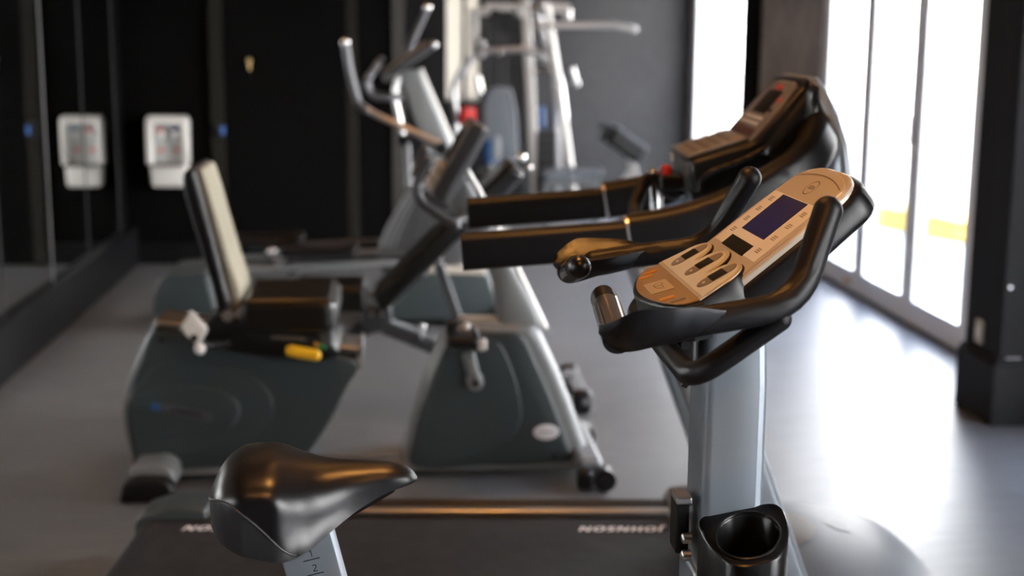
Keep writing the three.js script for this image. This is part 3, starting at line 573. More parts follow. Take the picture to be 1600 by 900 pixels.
  for (const s of [1, -1]) {
    const w = part('side_wing', ext(fillet([[0.384, 1.150], [0.378, 1.220], [0.515, 1.262], [0.625, 1.392], [0.650, 1.392], [0.668, 1.33], [0.606, 1.286], [0.492, 1.222], [0.414, 1.190], [0.402, 1.150]], 0.012), s > 0 ? 0.13 : -0.185, s > 0 ? 0.185 : -0.13, 0.010), M.blackPlastic, t, 'black console side above the rail opening');
    part('wing_lip', sweep(spline([[0.398, 1.150], [0.402, 1.176], [0.416, 1.192], [0.492, 1.223], [0.556, 1.256], [0.612, 1.290]], 30, false).map(([x, y]) => V(x, y, s * 0.182)), circ(0.0075, 10)), M.blackSatin, w);
  }
  part('lower_hood', ext(fillet([[0.60, 1.13], [0.655, 1.225], [0.700, 1.282], [0.722, 1.20], [0.712, 1.08], [0.66, 1.03], [0.60, 1.06]], 0.02), -0.245, 0.245, 0.02), M.silverPaint, t, 'silver-blue lower hood');
  const DM = (l = 0) => panelMatrix(0.518, 1.262, 50, l);
  const dp = part('display_panel', on(ext(fillet([[-0.165, -0.005], [0.165, -0.005], [0.165, 0.12], [0.11, 0.178], [-0.11, 0.178], [-0.165, 0.12]], 0.03), -0.03, 0.004, 0.008), DM()), M.consoleRim, t, 'champagne display panel');
  part('display_face', on(ext(fillet([[-0.152, 0.005], [0.152, 0.005], [0.152, 0.115], [0.10, 0.168], [-0.10, 0.168], [-0.152, 0.115]], 0.03), 0.003, 0.0055, 0.001), DM()), M.keyGrey, dp);
  part('display_window', on(ext(fillet([[-0.075, 0.074], [0.075, 0.074], [0.075, 0.142], [-0.075, 0.142]], 0.004), 0.005, 0.0075, 0.001), DM()), M.lcdBlack, dp);
  part('display_window', on(ext(fillet([[0.088, 0.082], [0.118, 0.082], [0.118, 0.092], [0.088, 0.092]], 0.003), 0.005, 0.0075, 0.001), DM()), M.lcdBlack, dp);
  part('key_bar', on(ext(fillet([[-0.13, 0.008], [0.13, 0.008], [0.13, 0.030], [-0.13, 0.030]], 0.003), 0.005, 0.008, 0.001), DM()), M.keyBrown, dp, 'dark red key bar');
  part('stop_mark', on(ext(ellipse(0, 0.152, 0.03, 0.008), 0.005, 0.0075, 0.001), DM()), M.red, dp);
  part('stop_mark', on(ext(ellipse(0.112, 0.118, 0.014, 0.007), 0.005, 0.0075, 0.001), DM()), M.red, dp);
  for (let i = 0; i < 2; i++) for (let j = -3; j <= 3; j++) part('key', on(rb(j * 0.03 - 0.008, 0.04 + i * 0.016, 0.005, j * 0.03 + 0.008, 0.049 + i * 0.016, 0.0085, 0.002, 1), DM()), M.consoleLight, dp);
  // centre pulse grip and safety key
  part('pulse_bar', [tube([[0.40, 1.13, -0.09], [0.37, 1.12, 0], [0.30, 1.17, 0.0], [0.262, 1.10, 0.06], [0.26, 1.06, 0.20]], 0.017, 0.03, 0)], M.blackSatin, t);
  part('pulse_sensor', [cyl([0.323, 1.075, 0.0], [0.318, 1.162, 0.0], 0.0165), ball(0.312, 1.175, 0, 0.012)], M.chrome, t, 'chrome pulse sensor');
  const sk = part('safety_key', [rb(0.325, 1.135, -0.05, 0.385, 1.172, 0.04, 0.008)], M.blackPlastic, t);
  part('stop_button', [cyl([0.345, 1.172, -0.005], [0.345, 1.188, -0.005], 0.013), ball(0.345, 1.188, -0.005, 0.013, 1, 0.5, 1)], M.red, sk, 'red stop button');
}

// ================================================================ RECUMBENT BIKE
{
  const t = thing('recumbent_exercise_bike', 'recumbent exercise bike with dark teal shrouds and a tall cream backrest', 'exercise bike', [-0.1, 0, -4.6]);
  const rear = part('rear_shroud', ext(spline([[-0.715, 0.53], [-0.765, 0.438], [-0.800, 0.351], [-0.818, 0.241], [-0.806, 0.118], [-0.790, 0.055], [-0.70, 0.045], [-0.45, 0.05], [-0.26, 0.06], [-0.215, 0.10], [-0.143, 0.207], [-0.088, 0.318], [-0.045, 0.40], [-0.06, 0.425], [-0.2, 0.445], [-0.5, 0.49]], 96), -0.108, 0.108, 0.014), M.tealPlastic, t, 'dark teal rear shroud');
  part('edge_band', sweep(spline([[-0.712, 0.545], [-0.745, 0.485], [-0.772, 0.432], [-0.806, 0.351], [-0.824, 0.241], [-0.812, 0.118], [-0.796, 0.06]], 30, false).map(([x, y]) => V(x, y, 0)), rrect(0.19, 0.012, 0.005), Object.assign(V(-1, 0.2, 0), { isFixed: true })), M.lightSilver, rear, 'pale silver edge band');
  part('raised_panel', ext(spline([[-0.79, 0.33], [-0.66, 0.345], [-0.50, 0.325], [-0.44, 0.265], [-0.47, 0.20], [-0.58, 0.185], [-0.79, 0.195]], 60), 0.10, 0.118, 0.008), M.tealPlastic, rear);
  part('raised_panel', ext(spline([[-0.70, 0.42], [-0.45, 0.395], [-0.335, 0.30], [-0.36, 0.17], [-0.50, 0.10], [-0.75, 0.11], [-0.80, 0.25]], 60), 0.10, 0.112, 0.005), M.tealPlastic, rear);
  const nm = part('name_plate', ext(fillet([[-0.735, 0.262], [-0.728, 0.290], [-0.535, 0.250], [-0.53, 0.222], [-0.545, 0.218]], 0.012), 0.117, 0.1195, 0.0006), M.steelDark, rear, 'narrow grey name plate');
  part('plate_lettering', on((() => { const g = new THREE.PlaneGeometry(0.13, 0.026); return g; })(), new THREE.Matrix4().makeRotationZ(-0.2).setPosition(-0.605, 0.250, 0.1201)), printMat(320, 64, (c, w, h) => { c.clearRect(0, 0, w, h); c.fillStyle = '#141312'; c.font = 'italic bold 50px sans-serif'; c.fillText('JOHNSON', 10, 50, 300); }), nm);
  part('plate_badge', ext(fillet([[-0.735, 0.264], [-0.730, 0.288], [-0.702, 0.282], [-0.706, 0.258]], 0.008), 0.119, 0.1205, 0.0005), M.blue, nm, 'blue badge');
  part('screw', [[-0.165, 0.43], [-0.69, 0.50], [-0.755, 0.09]].map(([x, y]) => cyl([x, y, 0.105], [x, y, 0.111], 0.009)), M.blackSatin, rear);
  // seat rail
  const rl = part('seat_rail', [slab([-0.715, 0.530], [-0.038, 0.428], 0.066, -0.075, 0.075, 0.006), slab([-0.715, 0.552], [-0.038, 0.450], 0.022, -0.092, 0.092, 0.005), slab([-0.715, 0.508], [-0.038, 0.406], 0.018, -0.092, 0.092, 0.005)], M.chromeSatin, t, 'aluminium seat rail');
  part('rail_end_plate', slab([-0.043, 0.428], [-0.031, 0.427], 0.088, -0.096, 0.096, 0.004), M.lightSilver, rl);
  part('rail_slot', [slab([-0.70, 0.528], [-0.05, 0.430], 0.016, 0.070, 0.0765, 0.002), slab([-0.082, 0.433], [-0.060, 0.430], 0.024, 0.074, 0.084, 0.003), slab([-0.685, 0.525], [-0.660, 0.522], 0.026, 0.074, 0.084, 0.003)], M.blackSatin, rl);
  // seat carriage and cushions
  const cg = part('seat_carriage', ext(fillet([[-0.50, 0.60], [-0.545, 0.565], [-0.545, 0.49], [-0.32, 0.448], [-0.13, 0.44], [-0.10, 0.47], [-0.16, 0.535], [-0.40, 0.575]], 0.02), -0.185, 0.185, 0.014), M.blackSatin, t);
  part('carriage_slot', slab([-0.325, 0.522], [-0.215, 0.514], 0.012, 0.180, 0.188, 0.003), M.hoodBrown, cg);
  part('tag', [slab([-0.185, 0.500], [-0.17, 0.492], 0.012, 0.186, 0.190, 0.001)], M.amberKey, cg, 'orange label');
  part('tag', [slab([-0.168, 0.494], [-0.145, 0.484], 0.014, 0.186, 0.190, 0.001)], M.greenTag, cg, 'green label');
  part('seat_cushion', [rb(-0.425, 0.535, -0.215, -0.115, 0.650, 0.215, 0.036, 5)], M.vinylBlack, t, 'thick black vinyl seat cushion');
  part('front_edge', [rb(-0.155, 0.555, -0.18, -0.108, 0.64, 0.19, 0.022, 4)], M.vinylBlack, t);
  const bk = spline([[-0.455, 0.60], [-0.475, 0.72], [-0.515, 0.90], [-0.545, 1.03], [-0.56, 1.072], [-0.583, 1.066], [-0.592, 1.03], [-0.555, 0.86], [-0.51, 0.70], [-0.485, 0.60]], 60);
  part('backrest_shell', (() => { const g = ext(bk, -0.19, 0.19, 0.012, [], 8); return g; })(), M.blackSatin, t, 'black backrest shell');
  part('backrest_pad', ext(spline([[-0.432, 0.615], [-0.425, 0.66], [-0.452, 0.76], [-0.488, 0.90], [-0.518, 1.02], [-0.535, 1.066], [-0.552, 1.066], [-0.545, 1.02], [-0.515, 0.89], [-0.478, 0.73], [-0.455, 0.62]], 60), -0.15, 0.15, 0.012), M.fabricCream, t, 'cream fabric backrest pad');
  part('backrest_hinge', [cyl([-0.46, 0.60, 0.10], [-0.46, 0.60, 0.215], 0.02), cyl([-0.425, 0.605, 0.12], [-0.425, 0.605, 0.20], 0.016), cyl([-0.385, 0.60, 0.13], [-0.34, 0.61, 0.13], 0.012)], M.chrome, t);
  part('side_handle', tube([[-0.46, 0.50, 0.17], [-0.535, 0.50, 0.22], [-0.56, 0.54, 0.26]], 0.014, 0.03), M.blackSatin, t);
  part('handle_plate', ext(fillet([[-0.569, 0.632], [-0.604, 0.566], [-0.549, 0.510], [-0.515, 0.567]], 0.014), 0.245, 0.268, 0.006), M.whitePlastic, t, 'pale side grip plate');
  part('handle_knob', ball(-0.545, 0.503, 0.262, 0.019), M.whitePlastic, t);
  part('release_lever', [cyl([-0.258, 0.482, 0.215], [-0.18, 0.466, 0.215], 0.0195), ball(-0.18, 0.466, 0.215, 0.0195), ball(-0.258, 0.482, 0.215, 0.0195)], M.yellow, t, 'yellow seat release lever');
  part('lever_rod', [cyl([-0.25, 0.48, 0.18], [-0.25, 0.48, 0.215], 0.01)], M.blackSatin, t);
  part('seat_bracket', [rb(-0.165, 0.485, 0.10, -0.125, 0.56, 0.19, 0.008)], M.steelDark, t);
  // base
  part('base_beam', rb(-0.80, 0.025, -0.05, 0.74, 0.075, 0.05, 0.008), M.lightSilver, t);
  part('shroud_skirt', rb(-0.70, 0.028, -0.105, 0.70, 0.056, 0.105, 0.006), M.lightSilver, t);
  { const f = part('rear_stabilizer', ext(fillet([[-0.80, 0.03], [-0.785, 0.105], [-0.68, 0.112], [-0.645, 0.09], [-0.64, 0.03]], 0.02), -0.26, 0.25, 0.01), M.lightSilver, t, 'silver rear stabiliser');
    for (const s of [1, -1]) part('end_cap', ext(fillet([[-0.815, 0.0], [-0.80, 0.07], [-0.76, 0.082], [-0.66, 0.078], [-0.638, 0.05], [-0.64, 0.0]], 0.02), s > 0 ? 0.24 : -0.31, s > 0 ? 0.31 : -0.24, 0.014), M.blackSatin, f); }
  { const f = part('front_stabilizer', [rb(0.69, 0.03, -0.26, 0.775, 0.10, 0.245, 0.02)], M.lightSilver, t, 'silver front stabiliser');
    for (const s of [1, -1]) { part('end_cap', rb(0.68, 0.005, s > 0 ? 0.235 : -0.30, 0.74, 0.075, s > 0 ? 0.295 : -0.235, 0.02), M.blackSatin, f);
      part('transport_wheel', [cyl([0.775, 0.04, s * 0.225], [0.775, 0.04, s * 0.29], 0.038, 0.038, 28), cyl([0.775, 0.04, s * 0.29], [0.775, 0.04, s * 0.295], 0.014)], M.blackPlastic, f); } }
  // front shroud
  const fs = part('front_shroud', ext(spline([[0.108, 0.03], [0.120, 0.135], [0.154, 0.270], [0.198, 0.392], [0.252, 0.495], [0.312, 0.533], [0.45, 0.535], [0.548, 0.530], [0.612, 0.425], [0.680, 0.265], [0.738, 0.105], [0.762, 0.045], [0.70, 0.03], [0.4, 0.028]], 96), -0.088, 0.088, 0.03), M.lightSilver, t, 'silver-blue front shroud');
  for (const s of [1, -1]) {
    const c = part('side_cover', ext(spline([[0.128, 0.05], [0.138, 0.14], [0.170, 0.270], [0.214, 0.388], [0.262, 0.478], [0.32, 0.508], [0.43, 0.510], [0.505, 0.500], [0.56, 0.40], [0.618, 0.265], [0.672, 0.115], [0.690, 0.058], [0.62, 0.046], [0.4, 0.042]], 96), s > 0 ? 0.06 : -0.112, s > 0 ? 0.112 : -0.06, 0.014), M.tealPlastic, fs, 'dark teal side cover');
    part('step_panel', ext(spline([[0.16, 0.07], [0.185, 0.25], [0.235, 0.39], [0.30, 0.478], [0.42, 0.482], [0.452, 0.44], [0.500, 0.30], [0.505, 0.20], [0.46, 0.13], [0.35, 0.075]], 80), s > 0 ? 0.10 : -0.118, s > 0 ? 0.118 : -0.10, 0.006), M.tealPlastic, fs);
  }
  part('shroud_top', slab([0.30, 0.533], [0.56, 0.533], 0.012, -0.06, 0.06, 0.005), M.consoleFace, fs);
  const bd = part('oval_badge', ext(ellipse(0.594, 0.161, 0.044, 0.027, 36), 0.111, 0.1155, 0.001), M.white, fs, 'white oval badge');
  void bd;
  part('badge_print', on(new THREE.PlaneGeometry(0.06, 0.018), new THREE.Matrix4().makeTranslation(0.594, 0.163, 0.1158)), printMat(192, 64, (c, w, h) => { c.clearRect(0, 0, w, h); c.fillStyle = 'rgba(130,140,170,0.8)'; c.font = 'italic bold 40px sans-serif'; c.fillText('JOHNSON', 6, 46, 180); }), fs);
  part('screw', cyl([0.622, 0.075, 0.108], [0.622, 0.075, 0.1145], 0.009), M.blackSatin, fs);
  // cranks
  for (const s of [1, -1]) {
    const A = [0.348, 0.350], E2 = s > 0 ? [0.309, 0.512] : [0.387, 0.188], z0 = s > 0 ? 0.14 : -0.165, z1 = s > 0 ? 0.165 : -0.14;
    const c = part('crank_arm', [ext([...ellipse(A[0], A[1], 0.026, 0.026, 24)], z0, z1, 0.005), slab(A, [(A[0] * 0.35 + E2[0] * 0.65), (A[1] * 0.35 + E2[1] * 0.65)], 0.044, z0, z1, 0.01), cyl([A[0], A[1], s * 0.08], [A[0], A[1], s * 0.15], 0.03)], M.lightSilver, t, 'silver crank arm');
    part('crank_bolt', cyl([A[0], A[1], s * 0.15], [A[0], A[1], s * 0.168], 0.011), M.blackSatin, c);
    part('crank_groove', slab([A[0] - 0.006, A[1] + s * 0.035], [A[0] * 0.5 + E2[0] * 0.5, A[1] * 0.5 + E2[1] * 0.5], 0.016, s > 0 ? 0.163 : -0.167, s > 0 ? 0.167 : -0.163, 0.002), M.consoleRim, c);
    const p = part('pedal', [rb(E2[0] - 0.055, E2[1] - 0.02, s > 0 ? 0.16 : -0.27, E2[0] + 0.045, E2[1] + 0.018, s > 0 ? 0.27 : -0.16, 0.014), rb(E2[0] - 0.06, E2[1] - 0.03, s > 0 ? 0.15 : -0.28, E2[0] - 0.02, E2[1] + 0.055, s > 0 ? 0.19 : -0.24, 0.01)], M.blackSatin, t, 'black pedal'); void p;
    part('pedal_strap', tube([[E2[0] - 0.04, E2[1] + 0.02, s * 0.19], [E2[0] - 0.02, E2[1] + 0.062, s * 0.20], [E2[0] + 0.02, E2[1] + 0.062, s * 0.24], [E2[0] + 0.045, E2[1] + 0.01, s * 0.255]], 0.008, 0.02), M.blackPlastic, t);
    part('strap_buckle', [ball(E2[0] + 0.005, E2[1] + 0.055, s * 0.25, 0.013), rb(E2[0] + 0.04, E2[1] - 0.03, s > 0 ? 0.235 : -0.26, E2[0] + 0.07, E2[1] + 0.01, s > 0 ? 0.26 : -0.235, 0.008)], M.whitePlastic, t);
  }
  // mast, console, handlebar
  part('mast', ext(spline([[0.440, 0.50], [0.405, 0.69], [0.335, 0.82], [0.26, 0.955], [0.255, 1.03], [0.318, 1.035], [0.375, 0.94], [0.48, 0.735], [0.582, 0.52], [0.56, 0.47], [0.46, 0.46]], 60), -0.065, 0.065, 0.025), M.lightSilver, t, 'pale silver leaning mast');
  part('mast_ridge', sweep([[0.594, 0.51], [0.488, 0.735], [0.385, 0.945], [0.325, 1.05]].map(([x, y]) => V(x, y, 0)), rrect(0.10, 0.02, 0.008), Object.assign(V(0.9, 0.45, 0), { isFixed: true })), M.frameWhite, t);
  const co = part('console', slab([0.222, 0.965], [0.362, 1.212], 0.05, -0.155, 0.155, 0.014), M.steelDark, t, 'grey console housing seen edge-on');
  part('console_face', on(ext(fillet([[-0.145, 0.01], [0.145, 0.01], [0.145, 0.275], [-0.145, 0.275]], 0.02), 0, 0.004, 0.001), panelMatrix(0.199, 0.973, 60.4, 0.002)), M.consoleRim, co);
  part('console_screen', on(ext([[-0.10, 0.13], [0.10, 0.13], [0.10, 0.25], [-0.10, 0.25]], 0.004, 0.007, 0.001), panelMatrix(0.199, 0.973, 60.4, 0.002)), M.lcdBlack, co);
  for (let i = 0; i < 3; i++) for (let j = 0; j < 4; j++) part('console_key', on(rb(-0.11 + j * 0.06, 0.02 + i * 0.034, 0.003, -0.07 + j * 0.06, 0.042 + i * 0.034, 0.026, 0.004, 1), panelMatrix(0.199, 0.973, 60.4, 0.002)), M.keypadFace, co);
  part('console_back', slab([0.252, 0.955], [0.388, 1.195], 0.016, -0.14, 0.14, 0.006), M.lightSilver, co);
  part('handlebar', [tube([[0.190, 1.099, 0.2], [0.150, 1.031, 0.2], [0.164, 0.968, 0.2], [0.280, 0.888, 0.2]], 0.0165, 0.05), tube([[0.190, 1.099, -0.2], [0.150, 1.031, -0.2], [0.164, 0.968, -0.2], [0.280, 0.888, -0.2]], 0.0165, 0.05), tube([[0.27, 0.895, 0.19], [0.325, 0.90, 0.06], [0.325, 0.90, -0.06], [0.27, 0.895, -0.19]], 0.014, 0.04)], M.steelDark, t, 'dark bent handlebar');
}

// ================================================================ ADJUSTABLE WEIGHT BENCH
{
  const t = thing('weight_bench', 'black padded incline weight bench with bolted steel frame behind the recumbent bike', 'weight bench', [0.2, 0, -5.5]);
  part('seat_pad', rb(-0.635, 0.405, -0.15, -0.335, 0.512, 0.15, 0.03, 4), M.vinylBlack, t, 'black vinyl seat pad');
  part('back_pad', slab([-0.29, 0.435], [0.27, 0.985], 0.085, -0.15, 0.15, 0.03, 4), M.vinylBlack, t, 'black vinyl back pad, inclined');
  part('end_knob', [ball(0.285, 1.02, 0.06, 0.022), ball(0.31, 0.985, 0.12, 0.014)], M.chrome, t);
  part('bracket', ext(fillet([[-0.36, 0.40], [-0.24, 0.41], [-0.235, 0.345], [-0.30, 0.30], [-0.37, 0.34]], 0.015), -0.05, 0.05, 0.006), M.steelDark, t);
  part('bracket_bolt', [[-0.318, 0.385], [-0.274, 0.385]].map(([x, y]) => [cyl([x, y, 0.048], [x, y, 0.06], 0.0105)]).flat(), M.chromeSatin, t);
  part('front_leg', sweep(bent([[-0.30, 0.34, 0], [-0.42, 0.28, 0], [-0.56, 0.06, 0]], 0.14), rrect(0.06, 0.06, 0.008)), M.steelDark, t);
  part('main_beam', sweep(bent([[-0.27, 0.325, 0], [0.0, 0.205, 0], [0.50, 0.075, 0]], 0.1), rrect(0.06, 0.06, 0.008)), M.steelDark, t);
  part('beam_strip', [slab([-0.262, 0.352], [-0.10, 0.285], 0.01, -0.03, 0.032, 0.003), slab([-0.07, 0.268], [0.0, 0.24], 0.01, -0.03, 0.032, 0.003)], M.lightSilver, t);
  part('adjust_strut', slab([-0.055, 0.61], [0.085, 0.20], 0.04, 0.02, 0.045, 0.006), M.steelDark, t);
  part('strut_pivot', [cyl([-0.052, 0.60, 0.01], [-0.052, 0.60, 0.062], 0.015), cyl([-0.10, 0.555, 0.0], [-0.10, 0.555, 0.07], 0.016)], M.chromeSatin, t);
  part('lock_pin', [[-0.115, 0.30], [-0.018, 0.265]].map(([x, y]) => [cyl([x, y - 0.02, 0.04], [x, y + 0.015, 0.04], 0.006), ball(x, y + 0.025, 0.04, 0.016)]).flat(), M.chromeSatin, t);
  for (const [x, w] of [[-0.58, 0.20], [0.525, 0.20]]) {
    const f = part('foot_bar', rb(x - 0.03, 0.025, -w, x + 0.03, 0.085, w, 0.008), M.lightSilver, t);
    for (const s of [1, -1]) { part('foot_cap', rb(x - 0.042, 0.0, s > 0 ? w - 0.01 : -w - 0.045, x + 0.042, 0.10, s > 0 ? w + 0.045 : -w + 0.01, 0.03, 4), M.blackSatin, f); part('cap_bolt', cyl([x + 0.012, 0.055, s * (w + 0.04)], [x + 0.012, 0.055, s * (w + 0.05)], 0.011), M.lightSilver, f); }
  }
}

// ================================================================ ELLIPTICAL TRAINER
{
  const t = thing('elliptical_trainer', 'elliptical trainer with tall swing arms and a pale leaning mast by the black wall', 'elliptical', [0, 0, -7.2]);
  part('front_housing', ext(fillet([[-0.06, 0.03], [-0.04, 0.26], [0.10, 0.29], [0.46, 0.275], [0.51, 0.12], [0.50, 0.03]], 0.04), -0.23, 0.23, 0.02), M.tealPlastic, t, 'dark teal lower housing');
  part('front_deck', slab([-0.02, 0.300], [0.44, 0.285], 0.035, -0.22, 0.22, 0.012), M.consoleFace, t);
  const dh = part('drive_housing', ext(spline([[-0.12, 0.34], [-0.09, 0.44], [-0.02, 0.58], [0.06, 0.70], [0.16, 0.73], [0.26, 0.66], [0.32, 0.52], [0.34, 0.34], [0.28, 0.24], [-0.06, 0.25]], 70), -0.12, 0.12, 0.02), M.steelDark, t, 'dark rounded drive housing');
  for (const k of [0, 1, 2]) part('housing_stripe', sweep(spline([[-0.105 + k * 0.035, 0.40], [-0.07 + k * 0.035, 0.50], [0.0 + k * 0.03, 0.62], [0.06 + k * 0.02, 0.70]], 24, false).map(([x, y]) => V(x, y, 0.115 + (k ? 0.008 : 0))), circ(0.008 - k * 0.002, 8)), M.lightSilver, dh);
  part('front_foot', [rb(0.40, 0.0, -0.29, 0.52, 0.05, 0.29, 0.015)], M.blackSatin, t);
  part('front_wheel', [cyl([0.51, 0.06, 0.22], [0.51, 0.06, 0.27], 0.05), ball(0.515, 0.15, 0.20, 0.02)], M.blackSatin, t);
  part('rear_housing', ext(fillet([[-1.27, 0.02], [-1.25, 0.22], [-1.20, 0.285], [-0.98, 0.30], [-0.93, 0.05], [-0.95, 0.02]], 0.04), -0.26, 0.26, 0.02), M.tealPlastic, t, 'dark rear housing');
  part('center_beam', rb(-0.95, 0.06, -0.05, 0.0, 0.14, 0.05, 0.01), M.lightSilver, t);
  for (const s of [1, -1]) {
    const r = part('track_rail', slab([-1.0, 0.30], [-0.02, 0.335], 0.035, s * 0.19 - 0.03, s * 0.19 + 0.03, 0.012), M.lightSilver, t, 'pale grey track rail');
    part('rail_stay', slab([-0.62, 0.06], [-0.55, 0.31], 0.04, s * 0.19 - 0.015, s * 0.19 + 0.015, 0.008), M.steelDark, r);
    const px = s > 0 ? -0.42 : -0.72, p = part('foot_pedal', [rb(px - 0.19, 0.375, s * 0.19 - 0.075, px + 0.19, 0.41, s * 0.19 + 0.075, 0.015), rb(px + 0.13, 0.40, s * 0.19 - 0.075, px + 0.20, 0.44, s * 0.19 + 0.075, 0.015), rb(px - 0.19, 0.40, s * 0.19 + s * 0.055 - 0.02, px + 0.17, 0.425, s * 0.19 + s * 0.055 + 0.02, 0.008)], M.blackSatin, t, 'black foot pedal');
    part('pedal_roller', [cyl([px - 0.20, 0.36, s * 0.19 - 0.04], [px - 0.20, 0.36, s * 0.19 + 0.04], 0.03), ball(px - 0.235, 0.40, s * 0.19 + 0.03, 0.026)], M.chromeSatin, p);
    part('pedal_arm', slab([px - 0.1, 0.36], [0.12, 0.40], 0.03, s * 0.19 - 0.02, s * 0.19 + 0.02, 0.01), M.steelDark, t);
    // swing arms
    const z = s * 0.30, path = s > 0 ? [[0.21, 0.955], [-0.136, 1.114], [-0.205, 1.165], [-0.241, 1.30], [-0.265, 1.46]] : [[0.02, 0.955], [-0.03, 1.18], [0.006, 1.314], [0.057, 1.431], [0.155, 1.645]];
    const P = path.map(([x, y]) => [x, y, z]);
    const a = part('swing_arm', [tube(P, 0.0165, 0.06)], M.chromeSatin, t, 'bent swing arm');
    part('arm_grip', tube(P.slice(s > 0 ? 1 : 2).map((p, i) => (i ? p : [p[0] + (s > 0 ? -0.03 : 0), p[1] + 0.014 * (s > 0), p[2]])), 0.0205, 0.06), M.steelDark, a);
    part('grip_cap', ball(...P[P.length - 1], 0.024), M.chrome, a);
    part('arm_link', tube([P[0], [s > 0 ? 0.24 : 0.04, 0.90, z], [s > 0 ? 0.16 : 0.06, 0.42, s * 0.21]], 0.02, 0.05), M.steelDark, t);
    part('arm_pivot', cyl([P[0][0], P[0][1] - 0.02, z - s * 0.06], [P[0][0], P[0][1] - 0.02, z + s * 0.03], 0.032), M.blackSatin, t);
    part('fixed_handle', tube([[0.01, 1.18, s * 0.05], [-0.05, 1.177, s * 0.10], [-0.145, 1.185, s * 0.11], [-0.172, 1.26, s * 0.11], [-0.09, 1.372, s * 0.11]], 0.018, 0.05), M.steelDark, t);
    part('handle_sensor', cyl([-0.155, 1.284, s * 0.11], [-0.10, 1.358, s * 0.11], 0.0195), M.chromeSatin, t);
  }
  part('pivot_axle', cyl([0.2, 0.935, -0.3], [0.2, 0.935, 0.3], 0.018), M.blackSatin, t);
  part('mast', ext(fillet([[-0.005, 1.31], [0.105, 1.325], [0.33, 0.80], [0.35, 0.50], [0.18, 0.50], [0.17, 0.80]], 0.04), -0.07, 0.07, 0.015), M.lightSilver, t, 'pale mast');
  part('mast_edge', sweep([[0.112, 1.325], [0.338, 0.80], [0.358, 0.50]].map(([x, y]) => V(x, y, 0)), rrect(0.11, 0.022, 0.008), Object.assign(V(0.9, 0.4, 0), { isFixed: true })), M.frameWhite, t);
  const c = part('console', slab([-0.085, 1.275], [0.175, 1.455], 0.05, -0.15, 0.15, 0.016), M.steelDark, t, 'tilted console');
  part('console_face', on(ext(fillet([[-0.13, 0.02], [0.13, 0.02], [0.13, 0.29], [-0.13, 0.29]], 0.02), 0.0, 0.005, 0.001), panelMatrix(-0.099, 1.296, 34.7, 0.001)), M.consoleRim, c);
  part('console_end', ball(0.18, 1.45, 0.13, 0.02), M.chromeSatin, c);
}

